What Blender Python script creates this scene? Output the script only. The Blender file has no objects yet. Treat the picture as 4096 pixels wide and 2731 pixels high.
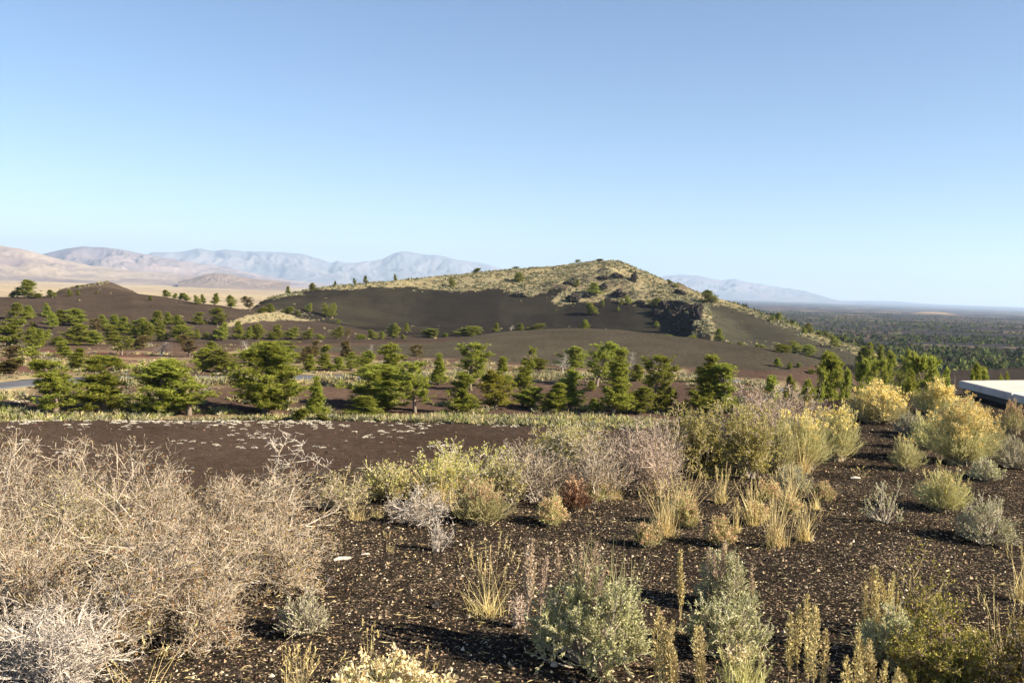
import bpy, math, random
import numpy as np
from mathutils import Matrix, Vector

# ------------------------------------------------------------------ camera
scene = bpy.context.scene
COL = scene.collection
R = math.radians
EYE = 1.6
FPX = 1000.0
PITCH = math.atan(53 / 1000.0)
ROLL = R(2.0)
_f = np.array([0, math.cos(PITCH), -math.sin(PITCH)])
_r0 = np.array([1.0, 0, 0])
_u0 = np.array([0, math.sin(PITCH), math.cos(PITCH)])
_r = math.cos(ROLL) * _r0 + math.sin(ROLL) * _u0
_u = math.cos(ROLL) * _u0 - math.sin(ROLL) * _r0
cam = bpy.data.cameras.new('camera')
cam.sensor_width = 36.0
cam.lens = FPX / 1024 * 36
cam.clip_start = 0.1
cam.clip_end = 120000
camo = bpy.data.objects.new('camera', cam)
camo.matrix_world = Matrix(((_r[0], _u[0], -_f[0], 0), (_r[1], _u[1], -_f[1], 0),
                            (_r[2], _u[2], -_f[2], EYE), (0, 0, 0, 1)))
COL.objects.link(camo)
scene.camera = camo

# ------------------------------------------------------------------ light
SUN_EL = R(29)
SUN_BACK = R(20)            # the sun stands to the right, a little behind the camera
tosun = Vector((math.cos(SUN_EL) * math.cos(SUN_BACK), -math.cos(SUN_EL) * math.sin(SUN_BACK), math.sin(SUN_EL)))
sl = bpy.data.lights.new('sun', 'SUN')
sl.energy = 5.0
sl.angle = R(0.53)
sl.color = (1.0, 0.88, 0.69)
so = bpy.data.objects.new('sun', sl)
so.rotation_euler = tosun.to_track_quat('Z', 'Y').to_euler()
so.location = (40, -10, 40)
COL.objects.link(so)
world = bpy.data.worlds.new('World')
scene.world = world
world.use_nodes = True
wn = world.node_tree.nodes
wl = world.node_tree.links
wn.clear()
sky = wn.new('ShaderNodeTexSky')
sky.sky_type = 'NISHITA'
sky.sun_disc = False
sky.sun_elevation = SUN_EL
sky.sun_rotation = math.atan2(tosun.x, tosun.y)
sky.altitude = 1800
sky.air_density = 1.0
sky.dust_density = 0.3
sky.ozone_density = 3.0
bg = wn.new('ShaderNodeBackground')
bg.inputs['Strength'].default_value = 0.0555
wo = wn.new('ShaderNodeOutputWorld')
wl.new(sky.outputs[0], bg.inputs[0])
wl.new(bg.outputs[0], wo.inputs[0])
vs = scene.view_settings
vs.view_transform = 'Standard'
vs.look = 'None'
vs.exposure = 1.58
vs.gamma = 1.0
vs.use_curve_mapping = False
cy = scene.cycles
cy.max_bounces = 6
cy.diffuse_bounces = 3
cy.transmission_bounces = 4
cy.volume_bounces = 1
cy.transparent_max_bounces = 8

# ------------------------------------------------------------------ pixel helpers (photo at 1024 x 682)
def pdir(px, py):
    d = _f + _r * ((px - 512) / FPX) + _u * ((341 - py) / FPX)
    h = math.hypot(d[0], d[1])
    return math.atan2(d[0], d[1]), d[2] / h      # azimuth, rise per metre

def project(x, y, z):
    v0, v1, v2 = x, y, z - EYE
    dep = v0 * _f[0] + v1 * _f[1] + v2 * _f[2]
    a = (v0 * _r[0] + v1 * _r[1] + v2 * _r[2]) / dep
    b = (v0 * _u[0] + v1 * _u[1] + v2 * _u[2]) / dep
    return 512 + FPX * a, 341 - FPX * b, dep

Z1 = lambda x, y: (x * .1308, 225 + y * .1308)
Z2 = lambda x, y: (250 + x * .118, 245 + y * .118)
Z3 = lambda x, y: (500 + x * .118, 245 + y * .118)
Z4 = lambda x, y: (750 + x * .1196, 262.5 + y * .1196)

# ------------------------------------------------------------------ numpy noise
def _hash(ix, iy, seed):
    h = (ix.astype(np.int64) * 374761393 + iy.astype(np.int64) * 668265263 + seed * 1442695041) & 0x7fffffff
    h = ((h ^ (h >> 13)) * 1274126177) & 0x7fffffff
    h = h ^ (h >> 16)
    return (h & 0xffff) / 65535.0

def vnoise(x, y, seed=0):
    x = np.asarray(x, float); y = np.asarray(y, float)
    ix = np.floor(x); iy = np.floor(y)
    fx = x - ix; fy = y - iy
    fx = fx * fx * (3 - 2 * fx); fy = fy * fy * (3 - 2 * fy)
    a = _hash(ix, iy, seed); b = _hash(ix + 1, iy, seed)
    c = _hash(ix, iy + 1, seed); d = _hash(ix + 1, iy + 1, seed)
    return (a * (1 - fx) + b * fx) * (1 - fy) + (c * (1 - fx) + d * fx) * fy

def fbm(x, y, oct=4, seed=0, gain=.5):
    s = 0; a = 1; t = 0
    for k in range(oct):
        s = s + a * (vnoise(x * 2 ** k + 17.3 * k, y * 2 ** k - 9.1 * k, seed + k) - .5)
        t += a; a *= gain
    return s / t * 2      # about -1..1

def smooth(e0, e1, x):
    t = np.clip((x - e0) / (e1 - e0), 0, 1)
    return t * t * (3 - 2 * t)

def in_poly(px, py, poly):
    inside = np.zeros(np.shape(px), bool)
    n = len(poly)
    for i in range(n):
        x1, y1 = poly[i]; x2, y2 = poly[(i + 1) % n]
        if y1 == y2: continue
        c = ((y1 > py) != (y2 > py)) & (px < (x2 - x1) * (py - y1) / (y2 - y1) + x1)
        inside ^= c
    return inside

# ------------------------------------------------------------------ mesh and tag helpers
def mesh(name, V, F, cols=None, smooth_shade=False):
    """V (n,3); F list of arrays of faces (m,3) or (m,4)"""
    V = np.asarray(V, np.float32)
    if not isinstance(F, (list, tuple)): F = [F]
    F = [np.asarray(f, np.int32) for f in F if len(f)]
    me = bpy.data.meshes.new(name)
    me.vertices.add(len(V))
    me.vertices.foreach_set('co', V.ravel())
    loops = np.concatenate([f.ravel() for f in F])
    tot = np.concatenate([np.full(len(f), f.shape[1], np.int32) for f in F])
    start = np.concatenate([[0], np.cumsum(tot)[:-1]]).astype(np.int32)
    me.loops.add(len(loops))
    me.loops.foreach_set('vertex_index', loops)
    me.polygons.add(len(tot))
    me.polygons.foreach_set('loop_start', start)
    me.polygons.foreach_set('loop_total', tot)
    me.polygons.foreach_set('use_smooth', np.full(len(tot), bool(smooth_shade)))
    if cols is not None:
        a = me.color_attributes.new('Col', 'FLOAT_COLOR', 'POINT')
        c = np.ones((len(V), 4), np.float32); c[:, :3] = cols
        a.data.foreach_set('color', c.ravel())
    me.update(calc_edges=True)
    return me

def obj(name, me, mat=None, parent=None, loc=None):
    if mat is not None and not me.materials: me.materials.append(mat)
    o = bpy.data.objects.new(name, me)
    COL.objects.link(o)
    if parent is not None: o.parent = parent
    if loc is not None: o.location = loc
    return o

def tag(o, label=None, cat=None, group=None, kind=None):
    if label: o['label'] = label
    if cat: o['category'] = cat
    if group: o['group'] = group
    if kind: o['kind'] = kind
    return o

def empty(name, loc, rz=0, sc=(1, 1, 1)):
    o = bpy.data.objects.new(name, None)
    o.empty_display_size = 0.1
    COL.objects.link(o)
    o.location = loc; o.rotation_euler = (0, 0, rz); o.scale = sc
    return o

# ------------------------------------------------------------------ materials
def newmat(name):
    m = bpy.data.materials.new(name)
    m.use_nodes = True
    nt = m.node_tree
    nt.nodes.clear()
    out = nt.nodes.new('ShaderNodeOutputMaterial')
    return m, nt, out

def ramp(nt, stops):
    r = nt.nodes.new('ShaderNodeValToRGB')
    el = r.color_ramp.elements
    while len(el) < len(stops): el.new(0.5)
    for e, (p, c) in zip(el, stops):
        e.position = p; e.color = (*c, 1)
    return r

def leafmat(name, cols, trans=.3, rough=.7):
    """per-leaf colours chosen by Random Per Island, a little different on each plant"""
    m, nt, out = newmat(name)
    g = nt.nodes.new('ShaderNodeNewGeometry')
    r = ramp(nt, [(i / max(1, len(cols) - 1), c) for i, c in enumerate(cols)])
    nt.links.new(g.outputs['Random Per Island'], r.inputs[0])
    oi = nt.nodes.new('ShaderNodeObjectInfo')
    hs = nt.nodes.new('ShaderNodeHueSaturation')
    mr = nt.nodes.new('ShaderNodeMapRange')
    mr.inputs[3].default_value = .78; mr.inputs[4].default_value = 1.22
    nt.links.new(oi.outputs['Random'], mr.inputs[0])
    nt.links.new(mr.outputs[0], hs.inputs['Value'])
    mh = nt.nodes.new('ShaderNodeMapRange')
    mh.inputs[3].default_value = .488; mh.inputs[4].default_value = .508
    nt.links.new(oi.outputs['Random'], mh.inputs[0])
    nt.links.new(mh.outputs[0], hs.inputs['Hue'])
    nt.links.new(r.outputs[0], hs.inputs['Color'])
    d = nt.nodes.new('ShaderNodeBsdfDiffuse')
    t = nt.nodes.new('ShaderNodeBsdfTranslucent')
    nt.links.new(hs.outputs[0], d.inputs[0]); nt.links.new(hs.outputs[0], t.inputs[0])
    mx = nt.nodes.new('ShaderNodeMixShader'); mx.inputs[0].default_value = trans
    nt.links.new(d.outputs[0], mx.inputs[1]); nt.links.new(t.outputs[0], mx.inputs[2])
    nt.links.new(mx.outputs[0], out.inputs[0])
    return m

def woodmat(name, c1, c2, scale=14):
    m, nt, out = newmat(name)
    g = nt.nodes.new('ShaderNodeNewGeometry')
    tc = nt.nodes.new('ShaderNodeTexCoord')
    n = nt.nodes.new('ShaderNodeTexNoise'); n.inputs['Scale'].default_value = scale
    n.inputs['Detail'].default_value = 4
    nt.links.new(tc.outputs['Object'], n.inputs['Vector'])
    ad = nt.nodes.new('ShaderNodeMath'); ad.operation = 'MULTIPLY_ADD'
    ad.inputs[1].default_value = .6
    nt.links.new(g.outputs['Random Per Island'], ad.inputs[0])
    sb = nt.nodes.new('ShaderNodeMath'); sb.operation = 'MULTIPLY_ADD'
    sb.inputs[1].default_value = .8; sb.inputs[2].default_value = -.2
    nt.links.new(n.outputs[0], sb.inputs[0])
    nt.links.new(sb.outputs[0], ad.inputs[2])
    r = ramp(nt, [(0, c1), (1, c2)])
    nt.links.new(ad.outputs[0], r.inputs[0])
    b = nt.nodes.new('ShaderNodeBsdfPrincipled'); b.inputs['Roughness'].default_value = .85
    b.inputs['Specular IOR Level'].default_value = .2
    nt.links.new(r.outputs[0], b.inputs['Base Color'])
    nt.links.new(b.outputs[0], out.inputs[0])
    return m

def colmat(name, nscale=3.0, var=.35, trans=0.0, bump=0.0):
    """vertex colours with a fine procedural variation"""
    m, nt, out = newmat(name)
    at = nt.nodes.new('ShaderNodeAttribute'); at.attribute_name = 'Col'
    tc = nt.nodes.new('ShaderNodeTexCoord')
    n = nt.nodes.new('ShaderNodeTexNoise'); n.inputs['Scale'].default_value = nscale
    n.inputs['Detail'].default_value = 6; n.inputs['Roughness'].default_value = .7
    nt.links.new(tc.outputs['Object'], n.inputs['Vector'])
    mr = nt.nodes.new('ShaderNodeMapRange')
    mr.inputs[1].default_value = .3; mr.inputs[2].default_value = .7
    mr.inputs[3].default_value = 1 - var; mr.inputs[4].default_value = 1 + var
    nt.links.new(n.outputs[0], mr.inputs[0])
    hs = nt.nodes.new('ShaderNodeHueSaturation')
    nt.links.new(at.outputs['Color'], hs.inputs['Color'])
    nt.links.new(mr.outputs[0], hs.inputs['Value'])
    d = nt.nodes.new('ShaderNodeBsdfDiffuse')
    nt.links.new(hs.outputs[0], d.inputs[0])
    if bump:
        bp = nt.nodes.new('ShaderNodeBump'); bp.inputs['Strength'].default_value = bump
        bp.inputs['Distance'].default_value = .3
        nt.links.new(n.outputs[0], bp.inputs['Height'])
        nt.links.new(bp.outputs[0], d.inputs['Normal'])
    last = d
    if trans:
        t = nt.nodes.new('ShaderNodeBsdfTranslucent')
        nt.links.new(hs.outputs[0], t.inputs[0])
        mx = nt.nodes.new('ShaderNodeMixShader'); mx.inputs[0].default_value = trans
        nt.links.new(d.outputs[0], mx.inputs[1]); nt.links.new(t.outputs[0], mx.inputs[2])
        last = mx
    nt.links.new(last.outputs[0], out.inputs[0])
    return m

def groundmat():
    m, nt, out = newmat('cinder_ground')
    N = nt.nodes.new; L = nt.links.new
    at = N('ShaderNodeAttribute'); at.attribute_name = 'Col'
    tc = N('ShaderNodeTexCoord')
    # three grain sizes: gravel close by, lumps and tufts further off, patches far away
    v1 = N('ShaderNodeTexVoronoi'); v1.inputs['Scale'].default_value = 55
    L(tc.outputs['Object'], v1.inputs['Vector'])
    n2 = N('ShaderNodeTexNoise'); n2.inputs['Scale'].default_value = 1.7; n2.inputs['Detail'].default_value = 9
    n2.inputs['Roughness'].default_value = .72
    L(tc.outputs['Object'], n2.inputs['Vector'])
    n3 = N('ShaderNodeTexNoise'); n3.inputs['Scale'].default_value = .09; n3.inputs['Detail'].default_value = 8
    n3.inputs['Roughness'].default_value = .62
    L(tc.outputs['Object'], n3.inputs['Vector'])
    def rng(src, a, b, lo, hi):
        r = N('ShaderNodeMapRange'); r.inputs[1].default_value = a; r.inputs[2].default_value = b
        r.inputs[3].default_value = lo; r.inputs[4].default_value = hi
        L(src, r.inputs[0]); return r.outputs[0]
    sep = N('ShaderNodeSeparateColor'); L(v1.outputs['Color'], sep.inputs[0])
    k1 = rng(sep.outputs[0], 0, 1, .45, 1.55)
    k2 = rng(n2.outputs[0], .3, .7, .62, 1.4)
    k3 = rng(n3.outputs[0], .3, .7, .8, 1.2)
    m1 = N('ShaderNodeMath'); m1.operation = 'MULTIPLY'; L(k1, m1.inputs[0]); L(k2, m1.inputs[1])
    m2 = N('ShaderNodeMath'); m2.operation = 'MULTIPLY'; L(m1.outputs[0], m2.inputs[0]); L(k3, m2.inputs[1])
    v2 = N('ShaderNodeTexVoronoi'); v2.inputs['Scale'].default_value = 105
    L(tc.outputs['Object'], v2.inputs['Vector'])
    sp2 = N('ShaderNodeSeparateColor'); L(v2.outputs['Color'], sp2.inputs[0])
    nn_ = N('ShaderNodeTexNoise'); nn_.inputs['Scale'].default_value = 1.3; nn_.inputs['Detail'].default_value = 4
    L(tc.outputs['Object'], nn_.inputs['Vector'])
    thr = rng(nn_.outputs[0], .35, .65, .96, .80)
    gt = N('ShaderNodeMath'); gt.operation = 'GREATER_THAN'; L(sp2.outputs[0], gt.inputs[0]); L(thr, gt.inputs[1])
    ln_ = N('ShaderNodeVectorMath'); ln_.operation = 'LENGTH'; L(tc.outputs['Object'], ln_.inputs[0])
    near = rng(ln_.outputs['Value'], 10, 20, 1, 0)
    fm = N('ShaderNodeMath'); fm.operation = 'MULTIPLY'; L(gt.outputs[0], fm.inputs[0]); L(near, fm.inputs[1])
    tanr = ramp(nt, [(0, (.12, .08, .05)), (.5, (.23, .165, .105)), (1, (.36, .28, .19))]); L(sp2.outputs[2], tanr.inputs[0])
    mxc = N('ShaderNodeMix'); mxc.data_type = 'RGBA'
    L(fm.outputs[0], mxc.inputs['Factor']); L(at.outputs['Color'], mxc.inputs[6]); L(tanr.outputs[0], mxc.inputs[7])
    hs = N('ShaderNodeHueSaturation'); L(mxc.outputs[2], hs.inputs['Color']); L(m2.outputs[0], hs.inputs['Value'])
    hu = rng(sep.outputs[1], 0, 1, .488, .512); L(hu, hs.inputs['Hue'])
    b = N('ShaderNodeBsdfDiffuse'); L(hs.outputs[0], b.inputs[0]); b.inputs['Roughness'].default_value = .6
    bp1 = N('ShaderNodeBump'); bp1.inputs['Strength'].default_value = .9; bp1.inputs['Distance'].default_value = .012
    L(v1.outputs['Distance'], bp1.inputs['Height']); bp1.invert = True
    bp2 = N('ShaderNodeBump'); bp2.inputs['Strength'].default_value = .5; bp2.inputs['Distance'].default_value = .25
    L(n2.outputs[0], bp2.inputs['Height']); L(bp1.outputs[0], bp2.inputs['Normal'])
    L(bp2.outputs[0], b.inputs['Normal'])
    L(b.outputs[0], out.inputs[0])
    return m

M = {}
M['ground'] = groundmat()
M['mountain'] = colmat('mountain_rock', .0016, .18, bump=0)
M['bark'] = woodmat('pine_bark', (.10, .075, .055), (.21, .165, .13), 6)
M['deadbark'] = woodmat('bleached_dead_wood', (.26, .23, .20), (.46, .42, .37), 6)
M['needles'] = leafmat('pine_needles', [(.13, .16, .028), (.23, .26, .042), (.33, .35, .06), (.45, .43, .10)], .45)
M['needles_yellow'] = leafmat('yellowing_pine_needles', [(.13, .13, .022), (.21, .20, .03), (.28, .25, .04), (.33, .28, .05)], .32)
M['needles_brown'] = leafmat('browning_pine_needles', [(.15, .10, .045), (.20, .15, .06), (.16, .16, .05), (.26, .17, .08)], .25)
M['greytwig'] = woodmat('grey_twigs', (.19, .145, .105), (.53, .445, .335), 9)
M['palewhite'] = woodmat('silver_bleached_twigs', (.27, .23, .19), (.62, .545, .46), 9)
M['pinktwig'] = woodmat('rosy_twigs', (.27, .20, .15), (.56, .45, .36), 9)
M['dryleaf'] = leafmat('dry_bitterbrush_leaves', [(.20, .085, .035), (.30, .17, .07), (.24, .20, .06), (.38, .27, .14)], .3)
M['oliveleaf'] = leafmat('olive_bitterbrush_leaves', [(.28, .25, .08), (.38, .34, .12), (.48, .42, .18), (.58, .51, .26)], .35)
M['yellowleaf'] = leafmat('yellow_green_bitterbrush_leaves', [(.32, .31, .06), (.44, .41, .10), (.54, .49, .16), (.62, .56, .25)], .4)
M['greenleaf'] = leafmat('green_bitterbrush_leaves', [(.14, .13, .03), (.23, .20, .045), (.32, .27, .07), (.42, .34, .12)], .35)
M['darktwig'] = woodmat('brown_twigs', (.14, .10, .07), (.32, .25, .18), 9)
M['sage'] = leafmat('silver_sage_leaves', [(.33, .33, .15), (.43, .43, .21), (.54, .53, .29), (.65, .62, .40)], .3)
M['sagestem'] = woodmat('sage_stems', (.24, .20, .15), (.48, .42, .33), 12)
M['rabbit'] = leafmat('rabbitbrush_green_stems', [(.34, .32, .13), (.44, .41, .18), (.54, .50, .25), (.62, .56, .34)], .3)
M['rabbitwood'] = woodmat('rabbitbrush_wood', (.28, .22, .14), (.50, .42, .29), 12)
M['yellow'] = leafmat('rabbitbrush_flowers', [(.60, .44, .12), (.70, .53, .17), (.75, .60, .25), (.77, .66, .36)], .25)
M['cream'] = leafmat('faded_cream_flowers', [(.60, .45, .20), (.74, .60, .32), (.80, .70, .42), (.84, .78, .56)], .25)
M['rust'] = leafmat('rusty_dried_flower_heads', [(.42, .24, .13), (.54, .34, .19), (.62, .43, .26), (.50, .38, .23)], .2)
M['maroon'] = leafmat('dark_red_stems', [(.13, .06, .035), (.24, .13, .08), (.34, .24, .14)], .2)
M['straw'] = leafmat('straw_grass', [(.46, .34, .13), (.58, .46, .20), (.68, .56, .28), (.74, .64, .36)], .3)
M['greengrass'] = leafmat('pale_green_grass', [(.36, .38, .16), (.46, .46, .22), (.56, .52, .28)], .3)
M['gold'] = leafmat('golden_seed_heads', [(.36, .28, .12), (.46, .37, .17), (.56, .46, .24), (.40, .35, .17)], .2)
M['brownseed'] = leafmat('brown_sage_seed_stalks', [(.34, .25, .17), (.44, .34, .24), (.54, .43, .31)], .2)
M['cover'] = colmat('brush_cover', .5, .25, .2)
M['pebble'] = colmat('cinder_pebbles', 60, .25)
M['cushion'] = leafmat('pale_buckwheat_leaves', [(.44, .39, .31), (.56, .51, .42), (.66, .61, .52), (.50, .46, .34)], .15)

# ------------------------------------------------------------------ terrain: ridge and valley lines
# each line: (photo column, metres from the eye, ('y', photo row) or ('z', height))
def LN(*pts): return pts
def zl(ds, zs):
    cols = [-150, 0, 128, 256, 384, 512, 640, 768, 896, 1024, 1170]
    return [(c, d, ('z', z)) for c, d, z in zip(cols, ds, zs)]
def yl(*t): return [(c, d, ('y', y)) for c, d, y in t]
def zz(*t): return [(c, d, ('z', z)) for c, d, z in t]

LINES = [
    zl([1.5] * 11, [0] * 11),
    zl([6.8, 6.8, 6.9, 7.2, 8, 9, 10.5, 13.5, 17, 19.5, 20], [0, 0, 0, 0, 0, 0, 0, 0, .05, 0, 0]),
    zl([26, 26, 26, 26, 28, 30, 36, 42, 50, 58, 60], [-8.0] * 6 + [-8.0, -8.6, -10.5, -11.5, -11.5]),
    [(-150, 65, ('z', -8.4))] + yl((0, 66.7, 420), (128, 68.8, 420), (256, 71, 420), (384, 73, 420), (512, 75.8, 420), (640, 78.4, 420)) +
        zz((768, 84, -9.6), (896, 92, -13), (1024, 100, -14.5), (1170, 100, -14.5)),
    zz((-150, 71, -9.1), (0, 73, -9.2), (128, 75, -9.2), (256, 77, -9.2), (384, 79, -9.2), (512, 82, -9.2), (640, 86, -9.2), (768, 94, -9.6), (896, 105, -13.6), (1024, 115, -15.5), (1170, 115, -15.5)),
    [(-150, 90, ('z', -9.2))] + yl((0, 94.7, 384), (72, 101, 379.3), (124, 104, 378), (235, 108.5, 377.8), (337, 113.6, 377), (480, 125, 373), (550, 126.8, 374.5), (756, 130, 379.6)) +
        zz((896, 132, -14), (1024, 140, -16.5), (1170, 140, -16.5)),
    zz((-150, 145, -9.6), (0, 145, -9.6), (128, 147, -9.6), (256, 146, -9.7), (384, 148, -9.7), (512, 150, -9.5), (640, 150, -9.5), (768, 148, -10.2), (896, 155, -15), (1024, 170, -17.5), (1170, 170, -17.5)),
    zz((-150, 185, -11.2), (0, 185, -11.2), (128, 185, -11.0)) + yl((256, 182, 346), (340, 184, 345), (430, 190, 343), (500, 200, 333), (560, 208, 327.5), (620, 206, 329.5), (690, 200, 337.5), (760, 188, 347.5), (830, 174, 361)) +
        zz((900, 180, -16.2), (1024, 200, -18.5), (1170, 200, -18.5)),
    zz((-150, 225, -11.6), (0, 225, -11.6), (128, 225, -11.6), (256, 238, -13), (384, 250, -13.2), (512, 265, -13.5), (640, 262, -13.5), (768, 245, -14), (896, 230, -17), (1024, 260, -19.4), (1170, 260, -19.4)),
    zz((-150, 330, -7)) + yl((0, 330, 296), (52, 330, 297), (100, 345, 292), (137, 345, 292), (162, 335, 296), (187, 325, 301), (215, 320, 304.5), (248, 312, 310)) +
        zz((300, 345, -13.2), (384, 385, -14), (512, 400, -14), (640, 395, -14), (720, 375, -14.5), (780, 330, -15.5), (830, 285, -17), (896, 275, -18.8), (1024, 320, -20), (1170, 320, -20)),
    zz((-150, 400, -17), (0, 400, -17), (40, 402, -13)) + yl((56, 405, 289.5), (78, 408, 285.3), (105, 410, 281.3), (112, 410, 281.3), (119, 408, 286.5), (136, 405, 291)) + zz((152, 405, -12), (175, 410, -18), (225, 415, -18)) +
        yl((265, 430, 298.5), (290, 440, 293), (330, 455, 286), (400, 475, 279.8), (450, 487, 275.3), (500, 500, 270.3), (550, 510, 266.3), (590, 518, 261.8), (610, 520, 260.3), (622, 520, 261), (640, 515, 270), (665, 505, 281), (700, 490, 293), (735, 468, 304), (780, 432, 320), (820, 395, 337), (860, 358, 350), (885, 338, 358)) +
        zz((925, 330, -20), (1024, 400, -21), (1170, 400, -21)),
    zz((-150, 600, -30), (0, 600, -30), (250, 600, -30), (400, 640, -26), (610, 680, -14), (740, 640, -22), (850, 560, -24), (1024, 600, -24), (1170, 600, -24)),
    zz((-150, 2000, -45), (0, 2000, -45), (256, 2000, -45), (512, 2000, -44), (700, 2000, -36), (1024, 2000, -33), (1170, 2000, -33)),
    zz((-150, 9000, -60), (1170, 9000, -60)),
    zz((-150, 16000, -66), (1170, 16000, -66)),
    zz((-150, 28500, -28), (1170, 28500, -28)),
]

# columns: 2 px apart in view, coarser beyond, all the way round
az_in = np.linspace(R(-31), R(31), 480)
az_out = np.linspace(R(31), R(329), 60)[1:-1]
AZ = np.concatenate([az_in, az_out])
DD = np.concatenate([np.geomspace(.6, 3, 14)[:-1], np.linspace(3, 12, 90)[:-1], np.linspace(12, 30, 50)[:-1], np.linspace(30, 64, 40)[:-1],
                     np.linspace(64, 90, 36)[:-1], np.linspace(90, 215, 90)[:-1], np.linspace(215, 300, 30)[:-1],
                     np.linspace(300, 540, 96)[:-1], np.geomspace(540, 3000, 50)[:-1], np.geomspace(3000, 28500, 42)])

def gsm(a, s):
    if s <= 0: return a
    k = np.exp(-.5 * (np.arange(-4 * s, 4 * s + 1) / s) ** 2); k /= k.sum()
    p = np.concatenate([np.full(4 * s, a[0]), a, np.full(4 * s, a[-1])])
    return np.convolve(p, k, 'valid')

az_cl = np.where(AZ > math.pi, AZ - 2 * math.pi, AZ)
lim = R(35)
Dk = []; Zk = []
for i, ln in enumerate(LINES):
    A = []; D = []; Zv = []
    for c, d, (t, v) in ln:
        a, rise = pdir(c, v if t == 'y' else 320)
        A.append(a); D.append(d); Zv.append(EYE + rise * d if t == 'y' else v)
    sm = 2 if i == 10 else 9
    d_in = gsm(np.interp(az_in, A, D), sm); z_in = gsm(np.interp(az_in, A, Zv), sm)
    # beyond the picture the land keeps the height of the picture's edge and passes round behind
    t = (az_out - R(31)) / R(298)
    d_out = d_in[-1] * (1 - t) + d_in[0] * t
    z_out = z_in[-1] * (1 - t) + z_in[0] * t
    Dk.append(np.concatenate([d_in, d_out])); Zk.append(np.concatenate([z_in, z_out]))
Dk = np.array(Dk); Zk = np.array(Zk)

def pchip(x, y, q):
    h = np.diff(x); dl = np.diff(y) / h
    m = np.zeros_like(y)
    w1 = 2 * h[1:] + h[:-1]; w2 = h[1:] + 2 * h[:-1]
    ok = dl[:-1] * dl[1:] > 0
    m[1:-1][ok] = ((w1 + w2)[ok]) / (w1[ok] / dl[:-1][ok] + w2[ok] / dl[1:][ok])
    m[0] = dl[0]; m[-1] = dl[-1]
    i = np.clip(np.searchsorted(x, q) - 1, 0, len(h) - 1)
    t = np.clip((q - x[i]) / h[i], 0, 1)
    return (y[i] * (1 + 2 * t) * (1 - t) ** 2 + h[i] * m[i] * t * (1 - t) ** 2 +
            y[i + 1] * t * t * (3 - 2 * t) + h[i] * m[i + 1] * t * t * (t - 1))

NA, ND = len(AZ), len(DD)
HZ = np.zeros((NA, ND))
for a in range(NA):
    HZ[a] = pchip(Dk[:, a], Zk[:, a], DD)
GX = np.sin(AZ)[:, None] * DD[None, :]
GY = np.cos(AZ)[:, None] * DD[None, :]
# relief
dd = DD[None, :]
amp = np.interp(dd, [0, 6, 14, 30, 62, 66, 90, 200, 330, 540, 2000, 28500], [.03, .035, .06, .12, .1, .1, .1, .25, .4, .5, 4, 8])
lam = np.interp(dd, [0, 14, 60, 200, 540, 2000, 28500], [.9, 1.5, 5, 12, 22, 160, 1500])
HZ += amp * fbm(GX / 1.1, GY / 1.1, 3, 3) * smooth(20, 12, dd) + amp * fbm(GX / 7, GY / 7, 4, 5) * smooth(12, 20, dd) * smooth(500, 200, dd)
HZ += amp * fbm(GX / 20, GY / 20, 4, 7) * smooth(150, 300, dd) * smooth(900, 500, dd)
HZ += amp * fbm(GX / 300, GY / 300, 4, 9) * smooth(600, 1500, dd)
PX, PY, PD = project(GX, GY, HZ)
infr = (np.abs(az_cl) < R(33))[:, None] & (PD > 0)
# lava outcrop spine on the right shoulder of the cone: steep towards the left, gentle to the right
def ray_point(px, d):
    a, _ = pdir(px, 320); return np.array([d * math.sin(a), d * math.cos(a)])
def slope_pt(px, py):
    i = int(np.argmin(np.abs(az_in - pdir(px, py)[0]))); m = (DD > 360) & (DD < 500) & (PY[i] <= py)
    return ray_point(px, DD[np.where(m)[0][0]])
ridge = [slope_pt(*p_) for p_ in ((664, 306), (672, 312), (682, 319), (692, 328), (700, 337), (705, 345))]
rh = [2.0, 5.0, 6.5, 7.0, 6.0, 2.0]
bump = np.zeros_like(HZ)
sel = (DD > 360) & (DD < 510)
sx, sy = GX[:, sel], GY[:, sel]
best = np.full(sx.shape, 1e9); hv = np.zeros(sx.shape); sg = np.zeros(sx.shape)
for k in range(len(ridge) - 1):
    p, q = ridge[k], ridge[k + 1]
    v = q - p; L2 = v @ v
    t = np.clip(((sx - p[0]) * v[0] + (sy - p[1]) * v[1]) / L2, 0, 1)
    ex = sx - (p[0] + t * v[0]); ey = sy - (p[1] + t * v[1])
    ds = np.hypot(ex, ey); c = v[0] * ey - v[1] * ex
    u_ = ds < best
    best = np.where(u_, ds, best); hv = np.where(u_, rh[k] * (1 - t) + rh[k + 1] * t, hv); sg = np.where(u_, np.sign(c), sg)
nz = fbm(sx / 5, sy / 5, 4, 21)
left = sg < 0          # side of the spine facing the bowl
prof = np.where(left, smooth(4.2, 0.8, best + nz * 2.2), smooth(20, 0, best + nz * 3))
bump[:, sel] = hv * prof * (1 + .35 * nz)
# a few smaller outcrops above it
for px_, d_, h_, r_ in ((606, 484, 2.2, 5), (588, 472, 2.5, 7), (619, 464, 3.0, 7), (560, 462, 2.2, 8), (632, 474, 1.8, 5), (678, 482, 2.2, 5), (640, 456, 2.0, 6)):
    p = ray_point(px_, d_)
    ds = np.hypot((GX - p[0]) / 1.5, GY - p[1])
    bump += h_ * smooth(r_, r_ * .3, ds + 2.5 * fbm(GX / 4, GY / 4, 3, 31)) * (dd > 380) * (dd < 540)
HZ += bump
# low tan mound out on the lava plain
p = ray_point(938, 4600); ds = np.hypot((GX - p[0]) / 1.0, (GY - p[1]) / 2.2)
kip = smooth(110, 40, ds)
HZ += 9 * kip
PX, PY, PD = project(GX, GY, HZ)

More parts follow.
